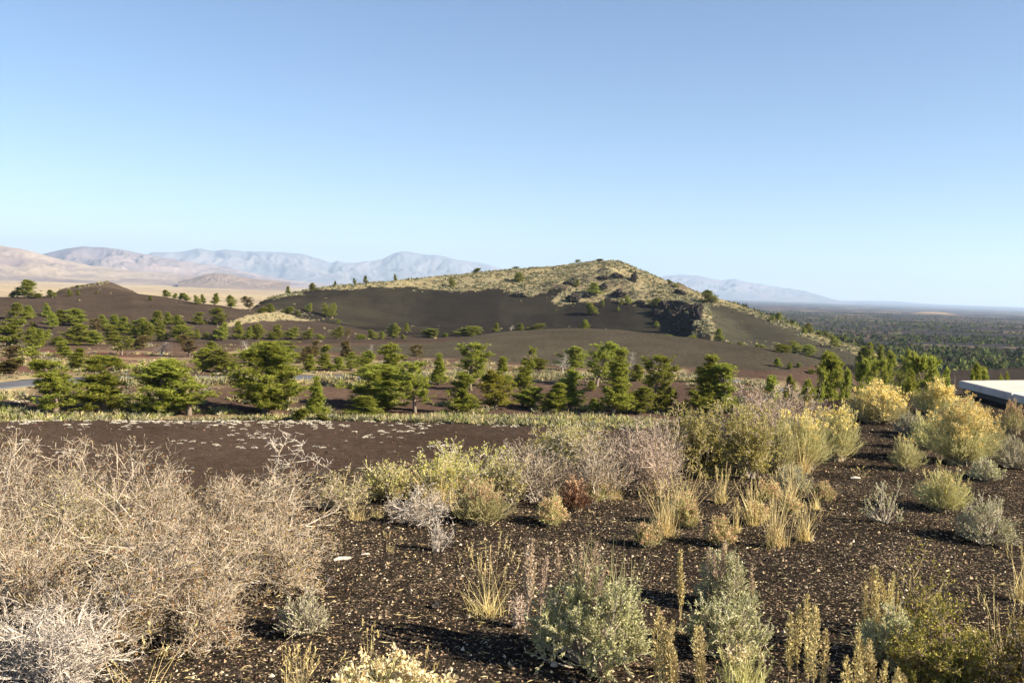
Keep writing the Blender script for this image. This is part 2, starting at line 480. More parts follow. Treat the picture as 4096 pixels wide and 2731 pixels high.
def H(x, y):
    d = np.hypot(x, y); a = np.arctan2(x, y)
    fi = np.clip((a - AZ[0]) / (az_in[1] - az_in[0]), 0, len(az_in) - 1.001)
    i = np.floor(fi).astype(int); fa = fi - i
    j = np.clip(np.searchsorted(DD, d) - 1, 0, ND - 2); fd = np.clip((d - DD[j]) / (DD[j + 1] - DD[j]), 0, 1)
    return (HZ[i, j] * (1 - fa) + HZ[i + 1, j] * fa) * (1 - fd) + (HZ[i, j + 1] * (1 - fa) + HZ[i + 1, j + 1] * fa) * fd

def place(px, py, dmin, dmax):
    """ground point seen at a photo pixel, looked for between two distances"""
    a, rise = pdir(px, py)
    ds = np.linspace(dmin, dmax, 400)
    xs, ys = ds * math.sin(a), ds * math.cos(a)
    gap = H(xs, ys) - (EYE + rise * ds)
    hit = np.where(gap >= 0)[0]
    k = hit[0] if len(hit) else int(np.argmax(gap))
    return xs[k], ys[k], float(H(xs[k], ys[k]))

# ---- ground colours (what the ground is made of)
C = np.zeros((NA, ND, 3))
def put(mask, col):
    global C
    C = C * (1 - mask[..., None]) + np.array(col) * mask[..., None]
ones = np.ones((NA, ND))
jx = PX + 5 * fbm(GX / 9, GY / 9, 4, 41); jy = PY + 2.2 * fbm(GX / 9 + 50, GY / 9, 4, 43)
def poly(pts, col, k=1.0, d0=0, d1=1e9, jit=1.0):
    m = in_poly(PX + jit * (jx - PX), PY + jit * (jy - PY), pts) & infr & (dd > d0) & (dd < d1)
    put(m * k, col)
BLACK = (.034, .027, .021); RED = (.052, .037, .028); SLOPE = (.045, .034, .027); TAN = (.36, .28, .15); LAVA = (.045, .042, .045)
put(ones, SLOPE)
put(ones * smooth(30, 12, dd), BLACK)
put(ones * smooth(14, 26, dd) * smooth(84, 74, dd), RED)
put(ones * smooth(72, 78, dd) * smooth(240, 160, dd), (.082, .054, .041))
# straw grass soil under the front pines and along the road
fr = fbm(GX / 6, GY / 6, 4, 51)
rd = Dk[5][:, None]
put(smooth(-.1, .3, fr + .1) * ((dd > 75) & (dd < 84)) * .7, (.22, .17, .09))
put(smooth(-.3, .3, fr) * smooth(11, 5, np.abs(dd - rd)) * .8, (.30, .24, .13))
put(smooth(.0, .4, fr) * smooth(30, 12, np.abs(dd - 150)) * .7, (.28, .22, .13))
RX = lambda z, pts: [z(*p) for p in pts]
poly(RX(Z1, [(-200, 950), (200, 940), (650, 965), (1200, 975), (1250, 1120), (900, 1110), (-200, 1120)]), (.10, .05, .042), .8, 100, 180)
put(smooth(-.25, .25, fr + .1) * smooth(122, 128, dd) * smooth(146, 140, dd) * .5, (.24, .19, .11))
# grey cinder mound in the middle
poly([(250, 345), (340, 344), (430, 342), (500, 332), (560, 326), (620, 328), (690, 336), (760, 346), (840, 360), (790, 371), (640, 366), (560, 366), (460, 358), (330, 352), (255, 352)], (.058, .050, .037), .95, 146, 235)
# grassy bank left of the cone
poly(RX(Z1, [(1650, 790), (1750, 740), (2000, 660), (2200, 640), (2400, 660), (2700, 760), (2500, 740), (2200, 720), (1900, 740)]), (.24, .20, .12), .85, 225, 420)
# cone
poly([(255, 300), (330, 280), (620, 250), (760, 300), (900, 370), (830, 372), (700, 350), (560, 340), (400, 335), (300, 318)], (.019, .0165, .014), 1, 270, 560, .3)
poly([(690, 290), (735, 303), (780, 318), (885, 357), (880, 372), (800, 352), (715, 342)], (.060, .054, .038), 1, 270, 520, .3)
cap = RX(Z2, [(60, 475), (200, 455), (400, 420), (560, 372), (700, 378), (900, 382), (1050, 352), (1150, 347), (1400, 352), (1600, 372), (1800, 382), (1950, 372), (2100, 350)]) + \
    RX(Z3, [(60, 400), (130, 430), (250, 430), (400, 385), (470, 330), (600, 340), (470, 440), (440, 470), (520, 500), (660, 485), (850, 475), (900, 440), (1000, 470), (1200, 500), (1400, 470), (1500, 560), (1600, 640), (1700, 800), (1830, 815), (1840, 720), (1800, 600), (1760, 520), (1880, 500), (2000, 540), (2150, 600), (2400, 690), (2800, 850), (3200, 1000), (3300, 960), (2600, 640), (1400, 100), (900, 60), (0, 150)]) + [(300, 270), (240, 296)]
cn = fbm(GX / 9, GY / 9, 4, 61)
bn = fbm(GX / 14, GY / 40, 5, 65, .6)
bowl = infr & (dd > 330) & (dd < 530) & (PX > 265) & (PX < 690)
put(bowl * smooth(.0, .45, bn) * .55, (.033, .030, .021))
put(bowl * smooth(.05, .4, fbm(GX / 30, GY / 60, 4, 66)) * smooth(430, 400, dd) * .6, (.042, .038, .026))
capm = in_poly(jx, jy, cap) & infr & (dd > 300) & (dd < 545)
put(capm * 1.0, (.25, .205, .115))
put(capm * smooth(-.1, .35, cn) * .75, (.17, .15, .095))
crest_d = Dk[10][:, None]
strip = infr & (PX > 690) & (PX < 900) & (dd > crest_d - 11) & (dd < crest_d + 12)
put(strip * .95, (.36, .29, .15))
rock = (bump > .8) & (dd < 540)
put(rock * (PX < 690) * smooth(-.2, .2, fbm(GX / 3, GY / 3, 3, 71) - .05) * .8, (.075, .055, .045))
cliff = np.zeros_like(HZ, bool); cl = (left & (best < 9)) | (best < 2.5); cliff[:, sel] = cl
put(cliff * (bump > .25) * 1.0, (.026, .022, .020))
# spatter knoll on the far left
poly([(50, 300), (56, 288), (78, 284), (105, 280), (114, 280), (120, 285), (140, 291), (140, 300)], (.066, .05, .038), .9, 370, 440)
# plains
far = smooth(560, 640, dd) * ones
azg = az_cl[:, None] * ones
leftp = smooth(R(4), R(-6), azg)
put(far, LAVA)
pn = fbm(GX / 260, GY / 130, 5, 81)
put(far * leftp, (.28, .22, .13))
put(far * leftp * smooth(-.1, .3, pn) * .7, (.19, .14, .11))
put(far * leftp * smooth(1100, 700, dd), (.05, .045, .045))
lr = far * (1 - leftp)
put(lr * smooth(-.05, .4, fbm(GX / 120, GY / 60, 5, 83)) * .75, (.135, .092, .078))
put(lr * smooth(.25, .5, fbm(GX / 90, GY / 45, 4, 85)) * .6, (.26, .20, .12))
put(lr * smooth(.1, .5, fbm(GX / 400, GY / 160, 4, 87)) * smooth(900, 1800, dd) * .7, (.022, .024, .024))
put(kip, (.48, .33, .17))
put(lr * smooth(12000, 20000, dd), (.10, .09, .085))
idx = np.arange(NA * ND).reshape(NA, ND)
nxt = np.roll(idx, -1, axis=0)
F = np.stack([idx[:, :-1], idx[:, 1:], nxt[:, 1:], nxt[:, :-1]], -1).reshape(-1, 4)
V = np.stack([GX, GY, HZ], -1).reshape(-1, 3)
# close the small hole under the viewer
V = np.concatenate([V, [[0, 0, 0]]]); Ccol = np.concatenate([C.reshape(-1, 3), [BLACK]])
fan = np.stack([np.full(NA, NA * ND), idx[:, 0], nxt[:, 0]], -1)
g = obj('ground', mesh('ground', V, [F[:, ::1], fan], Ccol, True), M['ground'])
tag(g, kind='structure')

# ------------------------------------------------------------------ mountains
def mountain(name, pts, dc, depth, cols, seed, foot=-62, rough=1.0):
    a = [pdir(p[0], p[1])[0] for p in pts]; zc = [EYE + pdir(p[0], p[1])[1] * dc for p in pts]
    A = np.linspace(a[0], a[-1], 300); ZC = np.interp(A, a, zc)
    Dm = np.linspace(dc - depth, dc + depth * .7, 64)
    t = np.where(Dm < dc, (Dm - dc + depth) / depth, 1 - (Dm - dc) / (depth * .7))
    x = np.sin(A)[:, None] * Dm; y = np.cos(A)[:, None] * Dm
    s = depth * .28
    al = A[:, None] * dc / (s * .62)
    wp = fbm(x / (s * 1.3), y / (s * 1.3), 3, seed + 5) * 1.1
    r1 = 1 - 2.1 * np.abs(fbm(al + wp, t[None, :] * 1.5 + wp, 5, seed, .6))
    r1 = np.clip(r1, -.4, 1)
    prof = t[None, :] ** 1.15
    rel = (ZC[:, None] - foot)
    # spurs carve the flank but leave the crest line nearly where it is
    k = (np.clip(np.sin(np.pi * np.clip(t, 0, 1)), 0, 1) ** .6)[None, :] * rough
    z = foot + rel * (prof * (1 - .62 * k) + .62 * k * prof * (.40 + .85 * r1))
    z += rel * .035 * fbm(x / (s * .22), y / (s * .22), 3, seed + 9) * rough * (t[None, :] > .03)
    z[:, 0] = foot - 5; z[:, -1] = foot - 5
    nA, nD = len(A), len(Dm)
    id_ = np.arange(nA * nD).reshape(nA, nD)
    F = np.stack([id_[:-1, :-1], id_[:-1, 1:], id_[1:, 1:], id_[1:, :-1]], -1).reshape(-1, 4)
    n = fbm(x / (s * .5), y / (s * .9), 5, seed + 3, .65)
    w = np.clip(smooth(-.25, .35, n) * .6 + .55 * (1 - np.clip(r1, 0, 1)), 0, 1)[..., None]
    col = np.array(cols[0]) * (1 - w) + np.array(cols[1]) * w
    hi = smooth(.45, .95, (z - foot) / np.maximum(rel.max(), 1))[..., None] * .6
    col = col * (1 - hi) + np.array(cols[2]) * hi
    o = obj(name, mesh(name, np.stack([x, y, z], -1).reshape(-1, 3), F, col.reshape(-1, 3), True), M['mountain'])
    return tag(o, kind='structure')
vw = lambda *t: [(x * .43537, y * .43537) for x, y in t]
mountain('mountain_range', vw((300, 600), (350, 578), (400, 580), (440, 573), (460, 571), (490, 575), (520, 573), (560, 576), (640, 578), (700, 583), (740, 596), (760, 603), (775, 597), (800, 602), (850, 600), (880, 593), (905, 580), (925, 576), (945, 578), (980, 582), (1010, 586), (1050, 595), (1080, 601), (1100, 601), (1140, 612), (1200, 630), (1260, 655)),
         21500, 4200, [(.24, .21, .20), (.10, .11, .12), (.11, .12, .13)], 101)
mountain('mountain_range', vw((1380, 690), (1450, 655), (1500, 640), (1530, 633), (1560, 630), (1600, 632), (1640, 641), (1660, 643), (1690, 640), (1720, 648), (1800, 660), (1850, 667), (1880, 676), (1920, 688), (1970, 696)),
         22000, 3800, [(.24, .21, .20), (.11, .12, .13), (.13, .13, .14)], 131)
mountain('mountain_range', [(-60, 262), (20, 258), (41, 253.5), (48, 251.6), (65, 248), (83, 246.4), (100, 247), (126, 250), (148, 254.7), (174, 259), (196, 262.5), (226, 266.5), (244, 271.5), (279, 278), (340, 285)],
         13000, 3600, [(.31, .24, .21), (.12, .10, .115), (.15, .125, .135)], 151)
mountain('foothills', [(-160, 238), (-60, 243), (0, 245), (22, 248.5), (41, 253.5), (62, 259), (90, 265), (130, 270), (200, 275), (260, 281)],
         9000, 2600, [(.33, .26, .19), (.16, .12, .125), (.26, .20, .17)], 171)
mountain('foothills', [(178, 281), (192, 278), (205, 274), (215, 272.5), (230, 274), (250, 278), (290, 282)],
         6500, 900, [(.23, .17, .13), (.17, .13, .11), (.20, .15, .12)], 191, foot=-58, rough=.6)
mountain('distant_rise', [(800, 301.5), (838, 300), (870, 300.4), (893, 300.6), (911, 302), (929, 303.4), (953, 304.8), (1024, 307.4), (1100, 310)],
         26500, 1500, [(.12, .11, .10), (.10, .09, .09), (.12, .11, .10)], 201, foot=-64, rough=.3)

# ------------------------------------------------------------------ road
M['asphalt'], nt, out = newmat('asphalt')
_n = nt.nodes.new('ShaderNodeTexNoise'); _n.inputs['Scale'].default_value = 4; _n.inputs['Detail'].default_value = 6
_r2 = ramp(nt, [(0.3, (.085, .088, .10)), (.7, (.13, .132, .145))])
_b = nt.nodes.new('ShaderNodeBsdfDiffuse')
nt.links.new(_n.outputs[0], _r2.inputs[0]); nt.links.new(_r2.outputs[0], _b.inputs[0]); nt.links.new(_b.outputs[0], out.inputs[0])
ra = az_in
rw = np.interp(ra, [R(-30), R(-20), R(30)], [3.3, 2.7, 2.4])
inn = Dk[5][:len(az_in)]
rows = []
for k in np.linspace(-1, 1, 7):
    dk = inn + k * rw
    x = np.sin(ra) * dk; y = np.cos(ra) * dk
    rows.append(np.stack([x, y, H(x, y)], -1))
rows = np.array(rows)
zc = rows[:, :, 2].max(0); zc = gsm(zc, 6) + .0
rows[:, :, 2] = zc[None, :] + (.05 * (1 - np.linspace(-1, 1, 7) ** 2))[:, None]
low = rows[[0, -1]].copy(); low[:, :, 2] -= .5
rows = np.concatenate([low[:1], rows, low[1:]])
nr, nc = rows.shape[:2]
id_ = np.arange(nr * nc).reshape(nr, nc)
keep = slice(0, nc)
F = np.stack([id_[:-1, :-1], id_[:-1, 1:], id_[1:, 1:], id_[1:, :-1]], -1).reshape(-1, 4)
tag(obj('road', mesh('road', rows.reshape(-1, 3), F, None, True), M['asphalt']), kind='structure')

# ------------------------------------------------------------------ builders of twigs, leaves, blades
def tubes(segs, sides=3):
    """segs: (n,8) p0 p1 r0 r1 -> V, F"""
    s = np.asarray(segs, float)
    p0, p1, r0, r1 = s[:, 0:3], s[:, 3:6], s[:, 6], s[:, 7]
    d = p1 - p0; d /= np.maximum(np.linalg.norm(d, axis=1, keepdims=True), 1e-9)
    ref = np.where(np.abs(d[:, 2:3]) < .9, [[0, 0, 1.0]], [[1.0, 0, 0]])
    a = np.cross(d, ref); a /= np.linalg.norm(a, axis=1, keepdims=True)
    b = np.cross(d, a)
    vs_ = []
    for k in range(sides):
        c, si = math.cos(2 * math.pi * k / sides), math.sin(2 * math.pi * k / sides)
        o = a * c + b * si
        vs_.append((p0 + o * r0[:, None], p1 + o * r1[:, None]))
    V = np.stack([v for pr in vs_ for v in pr], 1).reshape(-1, 3)
    n = len(s); base = np.arange(n)[:, None] * (2 * sides)
    F = np.concatenate([base + np.array([[2 * k, 2 * ((k + 1) % sides), 2 * ((k + 1) % sides) + 1, 2 * k + 1]]) for k in range(sides)])
    return V, F

def ribbons(segs):
    """fine twigs as single strips turned every which way"""
    s = np.asarray(segs, float); p0, p1 = s[:, 0:3], s[:, 3:6]
    rv = np.random.default_rng(len(s)).normal(size=p0.shape)
    a = np.cross(p1 - p0, rv); a /= np.maximum(np.linalg.norm(a, axis=1, keepdims=True), 1e-9)
    w0, w1 = a * s[:, 6:7] * 1.1, a * s[:, 7:8] * 1.1
    V = np.stack([p0 - w0, p0 + w0, p1 + w1, p1 - w1], 1).reshape(-1, 3)
    return V, np.arange(len(s))[:, None] * 4 + np.array([[0, 1, 2, 3]])

def unit(v): return v / np.maximum(np.linalg.norm(v, axis=-1, keepdims=True), 1e-9)

def leaves(P, D, L, W, rng, tri=False):
    """diamond (or triangular) leaves from P along D"""
    n = len(P)
    D = unit(np.asarray(D, float)); rv = rng.normal(size=(n, 3))
    S = unit(np.cross(D, rv))
    L = np.broadcast_to(np.asarray(L, float).reshape(-1, 1), (n, 1)); W = np.broadcast_to(np.asarray(W, float).reshape(-1, 1), (n, 1))
    if tri:
        V = np.stack([P - S * W * .6, P + S * W * .6, P + D * L], 1).reshape(-1, 3)
        return V, np.arange(n)[:, None] * 3 + np.array([[0, 1, 2]])
    N = np.cross(D, S)
    v0 = P; v1 = P + D * L * .5 + S * W * .5 + N * L * .08; v2 = P + D * L; v3 = P + D * L * .5 - S * W * .5 + N * L * .08
    V = np.stack([v0, v1, v2, v3], 1).reshape(-1, 3)
    F = np.arange(n)[:, None] * 4 + np.array([[0, 1, 2, 3]])
    return V, F

def blades(P, D, L, W, bend, rng, nseg=4):
    """tapered curved grass ribbons"""
    n = len(P); D = unit(np.asarray(D, float))
    S = unit(np.cross(D, rng.normal(size=(n, 3))))
    out_ = unit(D * [1, 1, 0] + 1e-6)
    Vs = []
    for k in range(nseg + 1):
        t = k / nseg
        c = P + D * (L * t)[:, None] + out_ * (bend * L * t * t)[:, None] - np.array([0, 0, 1]) * (np.abs(bend) * L * .5 * t ** 3)[:, None]
        w = (W * (1 - .85 * t))[:, None] * .5
        Vs += [c - S * w, c + S * w]
    V = np.stack(Vs, 1).reshape(-1, 3)
    m = 2 * (nseg + 1)
    F = np.concatenate([np.arange(n)[:, None] * m + np.array([[2 * k, 2 * k + 1, 2 * k + 3, 2 * k + 2]]) for k in range(nseg)])
    tip = np.stack(Vs[-2:], 1).mean(1)
    return V, F, tip

def join(*vf):
    V = []; F = []; n = 0
    for v, f in vf:
        V.append(v); F.append(np.asarray(f) + n); n += len(v)
    return np.concatenate(V), F

def dome_dirs(n, rng, lo=.0, hi=1.0):
    ph = rng.uniform(0, 2 * math.pi, n); s = rng.uniform(lo, hi, n)
    c = np.sqrt(np.maximum(0, 1 - s * s))
    return np.stack([np.cos(ph) * c, np.sin(ph) * c, s], -1)

# ------------------------------------------------------------------ pines
def make_pine(seed, style):
    """about 5 m tall; returns trunk mesh and crown mesh. style: bushy, cone, tall, sparse, umbrella, spire, round, snag"""
    rng = np.random.default_rng(seed)
    Ht = 5.0
    S = dict(bushy=(1.75, .04, 50), cone=(1.25, .03, 46), tall=(1.35, .05, 44), sparse=(1.8, .18, 24), umbrella=(1.7, .22, 34), spire=(1.2, .03, 42), round=(2.3, .04, 46), snag=(1.3, .2, 22))[style]
    W, h0, nl = S
    segs = []; tw = []; tufP = []; tufD = []
    # trunk
    p = np.array([0, 0, -.15]); pts = [p]
    lean = rng.normal(0, .05, 2)
    nt_ = 14
    for k in range(nt_):
        lean += rng.normal(0, .035, 2)
        p = p + np.array([lean[0] * .36, lean[1] * .36, (Ht + .15) * (.97 if style != 'round' else .85) / nt_])
        pts.append(p)
    tr = .06 if style == 'snag' else .11
    r = lambda k: tr * (1 - k / nt_) ** .8 + .012
    for k in range(nt_): segs.append([*pts[k], *pts[k + 1], r(k), r(k + 1)])
    pts = np.array(pts)
    gapaz = rng.uniform(0, 6.28, 3)
    for i in range(nl):
        t = h0 + (1 - h0) * ((i + rng.uniform(0, 1)) / nl) * .985
        zt = t * Ht
        base = np.array([np.interp(zt, pts[:, 2], pts[:, 0]), np.interp(zt, pts[:, 2], pts[:, 1]), min(zt, pts[-1, 2])])
        u = (t - h0) / (1 - h0)
        if style == 'cone': Lf = (1 - u) ** .8 * .95 + .08
        elif style == 'bushy': Lf = (math.sin(math.pi * min(1, u * .85 + .2)) ** .7) * .9 + .12
        elif style == 'tall': Lf = .62 * (1 - u) ** .5 + .28 * math.sin(u * 9 + seed) ** 2 + .1
        elif style == 'sparse': Lf = .75 + .3 * math.sin(u * 7) - .45 * u
        elif style == 'umbrella': Lf = .35 + .75 * math.sin(math.pi * min(1, u * .8 + .15))
        elif style == 'spire': Lf = (1 - u) ** 1.25 * .95 + .12
        elif style == 'round': Lf = math.sqrt(max(0, 1 - (u * .95) ** 2)) * .55 + .1
        else: Lf = (1 - u) * .8 + .2
        az = i * 2.399 + rng.normal(0, .5)
        Lf *= rng.uniform(.62, 1.2) * (1 - .3 * (math.cos(az - gapaz[0] + u * 4) > .75))
        L = W * Lf * .62
        up = (.45 + .75 * u + rng.normal(0, .25)) if style not in ('sparse', 'umbrella') else rng.normal(.25 + .45 * u, .18)
        if style == 'round': up = .35 + .6 * u
        d = np.array([math.cos(az), math.sin(az), up]); d /= np.linalg.norm(d)
        q = base; n = 5
        r0 = .045 * (1 - .75 * u)
        for k in range(n):
            d = unit(d + rng.normal(0, .10, 3) + np.array([0, 0, .05]))
            q2 = q + d * L / n
            ra_, rb_ = r0 * (1 - k / n) + .006, r0 * (1 - (k + 1) / n) + .006
            segs.append([*q, *q2, ra_, rb_])
            if k >= 1 or style in ('round', 'cone', 'spire'):
                for s_ in range(3 if k < n - 1 else 4):
                    e = unit(d * .35 + rng.normal(0, .55, 3) + np.array([0, 0, .8]))
                    l = rng.uniform(.24, .6) * (.5 + .5 * Lf) * (1.15 - .3 * u)
                    q3 = q2 + e * l
                    segs.append([*q2, *q3, rb_ * .6, .004])
                    m_ = 3 if style != 'sparse' else 2
                    for mm in range(m_):
                        tufP.append(q2 + e * l * (mm + 1) / m_ + rng.normal(0, .05, 3)); tufD.append(unit(e + np.array([0, 0, .35])))
            q = q2
    if style in ('spire', 'tall', 'bushy', 'cone', 'umbrella', 'round'):
        top = pts[-1]
        for k in range(14):
            tufP.append(top + np.array([rng.normal(0, .05), rng.normal(0, .05), -k * .055])); tufD.append(unit(np.array([rng.normal(0, .4), rng.normal(0, .4), 1.0])))
    tufP = np.array(tufP); tufD = np.array(tufD)
    if style == 'spire':      # bare, dead leader above the foliage
        keep = (tufP[:, 2] < .80 * Ht) | (rng.uniform(size=len(tufP)) < .25)
        tufP, tufD = tufP[keep], tufD[keep]
    if style != 'round':   # holes through the crown
        c = fbm(tufP[:, 0] * 1.1 + seed, tufP[:, 2] * 1.3 + tufP[:, 1] * .9, 2, seed) + .6 * fbm(tufP[:, 0] * 3.1 + tufP[:, 1] * 1.3, tufP[:, 2] * 3.0 - tufP[:, 1] * 2.2, 2, seed + 4)
        keep = c > -.30
        tufP, tufD = tufP[keep], tufD[keep]
    nn = 15
    P = np.repeat(tufP, nn, 0); D = np.repeat(tufD, nn, 0)
    D = unit(D * .8 + rng.normal(0, .75, (len(P), 3)))
    Ln = rng.uniform(.12, .23, len(P)); Wn = rng.uniform(.026, .046, len(P))
    crown = None
    if style != 'snag':
        V, F = leaves(P + D * .01, D, Ln, Wn, rng, True)
        crown = mesh('crown_' + style, V, F)
    else:
        for k in range(160):
            q = segs[rng.integers(nt_, len(segs))]; e = unit(rng.normal(0, 1, 3) + [0, 0, .3])
            a_ = np.array(q[3:6]); b_ = a_ + e * rng.uniform(.15, .4)
            segs.append([*a_, *b_, .009, .004])
    V, F = tubes(segs[:nt_], 6); V2, F2 = tubes(segs[nt_:], 3)
    return mesh('trunk_' + style, V, F, None, True), crown, mesh('limbs_' + style, V2, F2, None, True)

PINES = {}
sd = 11
for st, n in (('bushy', 3), ('cone', 2), ('tall', 3), ('sparse', 1), ('umbrella', 2), ('spire', 1), ('round', 1), ('snag', 2)):
    PINES[st] = []
    for k in range(n):
        sd += 7
        t_, c_, l_ = make_pine(sd, st)
        ref_ = c_ or l_
        co = np.zeros(len(ref_.vertices) * 3); ref_.vertices.foreach_get('co', co); co = co.reshape(-1, 3)
        w_ = np.percentile(np.abs(co[:, 0]), 96) * 2
        t_.materials.append(M['deadbark'] if st == 'snag' else M['bark'])
        l_.materials.append(t_.materials[0])
        PINES[st].append((t_, c_, w_, co[:, 2].max(), l_))

TREES = []     # collected first, so that the labels can count along each row
_rt = random.Random(5)
def T(row, z, x, yt, yb, w, style='bushy', foliage='needles', d=None):
    (px, pt), (_, pb) = z(x, yt), z(x, yb)
    s = abs(z(1, 0)[0] - z(0, 0)[0])
    TREES.append(dict(row=row, px=px, pt=pt, pb=pb, w=w * s, style=style, fol=foliage, d=d))

FR, FB, VL, LC, CF, CO, FL, RR = 'front', 'behind', 'valley', 'crest', 'foot', 'cone', 'flank', 'right'
# front row below the cinder flat
for a in [(430, 900, 1440, 340, 'tall'), (800, 985, 1432, 340, 'tall'), (1220, 1005, 1442, 390, 'bushy'), (1445, 1010, 1450, 360, 'sparse')]: T(FR, Z1, *a)
for a in [(130, 800, 1420, 470, 'bushy'), (560, 1090, 1470, 150, 'spire'), (410, 1370, 1482, 110, 'round'), (640, 1425, 1485, 90, 'round'), (945, 1270, 1468, 240, 'cone'), (1060, 990, 1370, 480, 'bushy'),
          (1400, 965, 1422, 230, 'umbrella'), (1790, 1060, 1432, 230, 'tall'), (2080, 1050, 1390, 270, 'bushy', 'needles_yellow')]: T(FR, Z2, *a)
for a in [(190, 840, 1335, 200, 'tall'), (250, 1180, 1372, 210, 'bushy'), (430, 1150, 1405, 210, 'cone'), (590, 1040, 1395, 200, 'tall'), (960, 850, 1440, 280, 'spire'), (1190, 1180, 1425, 240, 'bushy'), (1380, 1190, 1405, 180, 'bushy'),
          (800, 1290, 1395, 90, 'cone'), (1320, 910, 1330, 240, 'umbrella')]: T(FR, Z3, *a)
T(FR, Z3, 1700, 905, 1310, 280, 'spire'); T(FR, Z3, 1870, 980, 1310, 220, 'tall')
# second rank, about the road
for a in [(1190, 815, 1230, 220, 'tall'), (1600, 900, 1180, 120, 'spire'), (1870, 810, 1230, 230, 'umbrella'), (630, 840, 1062, 130, 'tall'), (735, 940, 1062, 100, 'cone'), (850, 900, 1057, 120, 'bushy'), (970, 885, 1040, 160, 'bushy'),
          (505, 920, 1072, 100, 'cone'), (460, 850, 1000, 130, 'bushy', 'needles_brown'), (540, 800, 930, 90, 'tall', 'needles_brown'), (1420, 835, 962, 95, 'umbrella', 'needles_brown'), (820, 800, 940, 110, 'tall', 'needles_brown'), (1010, 840, 960, 80, 'snag')]: T(FB, Z2, *a)
for a in [(30, 935, 1200, 110, 'cone'), (330, 950, 1060, 130, 'bushy'), (625, 840, 1060, 220, 'bushy'), (530, 900, 1080, 110, 'snag'), (820, 800, 1195, 290, 'umbrella'), (770, 1140, 1232, 80, 'cone'), (1090, 900, 1150, 130, 'snag'), (1160, 1000, 1150, 90, 'bushy')]: T(FB, Z3, *a)
for a in [(1560, 930, 1118, 140, 'bushy'), (1630, 880, 985, 100, 'bushy'), (1720, 945, 1125, 190, 'bushy'), (1450, 830, 1010, 140, 'umbrella', 'needles_brown'), (1900, 880, 1040, 130, 'snag'), (1225, 890, 1000, 170, 'snag'),
          (580, 930, 1095, 130, 'cone'), (920, 1010, 1115, 100, 'bushy'), (500, 880, 1010, 120, 'tall'), (60, 910, 1040, 180, 'umbrella', 'needles_brown'), (40, 1010, 1130, 170, 'round', 'needles_brown')]: T(FB, Z1, *a)
T(FB, Z2, 210, 800, 1010, 300, 'umbrella')
# pines in the hollow on the left
for a in [(60, 640, 925, 230, 'tall'), (140, 590, 720, 100, 'cone'), (212, 610, 716, 80, 'cone'), (362, 590, 700, 65, 'spire'), (402, 660, 792, 85, 'bushy'), (470, 640, 765, 85, 'cone'), (570, 630, 770, 140, 'bushy'), (590, 740, 915, 190, 'bushy'), (705, 800, 916, 115, 'bushy'),
          (740, 705, 832, 75, 'umbrella', 'needles_brown'), (800, 680, 785, 75, 'cone'), (862, 680, 802, 85, 'cone'), (870, 760, 902, 125, 'tall'), (945, 690, 832, 100, 'cone'), (1060, 700, 862, 180, 'bushy'), (1115, 740, 892, 125, 'bushy'), (1215, 650, 770, 90, 'cone'), (1200, 725, 832, 125, 'bushy'),
          (1300, 660, 762, 75, 'cone'), (1370, 680, 800, 90, 'cone'), (1390, 755, 892, 140, 'bushy'), (1510, 660, 757, 80, 'tall'), (1660, 620, 762, 115, 'bushy'), (1250, 790, 885, 95, 'bushy'), (1040, 840, 945, 125, 'round', 'needles_brown'), (930, 840, 992, 130, 'umbrella'), (230, 770, 932, 125, 'bushy'), (300, 785, 945, 75, 'cone'),
          (440, 840, 925, 110, 'bushy'), (1690, 740, 882, 100, 'bushy'), (1820, 730, 872, 80, 'cone'), (1890, 770, 872, 60, 'cone'), (1970, 750, 872, 90, 'bushy'), (2085, 810, 872, 70, 'bushy'), (1500, 790, 872, 50, 'cone'), (1640, 790, 872, 50, 'cone'), (1580, 810, 872, 60, 'bushy'), (345, 790, 880, 70, 'bushy'), (265, 735, 775, 40, 'round')]: T(VL, Z1, *a)
# on the brow of the dark slope
for a in [(215, 410, 552, 115, 'bushy'), (280, 515, 557, 60, 'round'), (400, 490, 552, 60, 'bushy'), (535, 490, 540, 40, 'cone'), (595, 495, 532, 25, 'cone'), (1155, 535, 576, 30, 'cone'), (1280, 490, 547, 65, 'bushy'), (1330, 515, 549, 30, 'round'), (1375, 515, 556, 40, 'round'), (1430, 515, 562, 55, 'round'), (1510, 530, 607, 55, 'bushy'), (1555, 525, 582, 42, 'cone'),
          (1640, 515, 607, 55, 'cone'), (1765, 530, 632, 70, 'bushy'), (1910, 540, 652, 95, 'umbrella', 'needles_brown'), (2065, 600, 667, 50, 'bushy'), (1990, 620, 672, 60, 'round'), (130, 470, 520, 60, 'bushy'), (85, 505, 548, 45, 'round'), (735, 500, 523, 16, 'cone'), (590, 455, 478, 20, 'round')]: T(LC, Z1, *a)
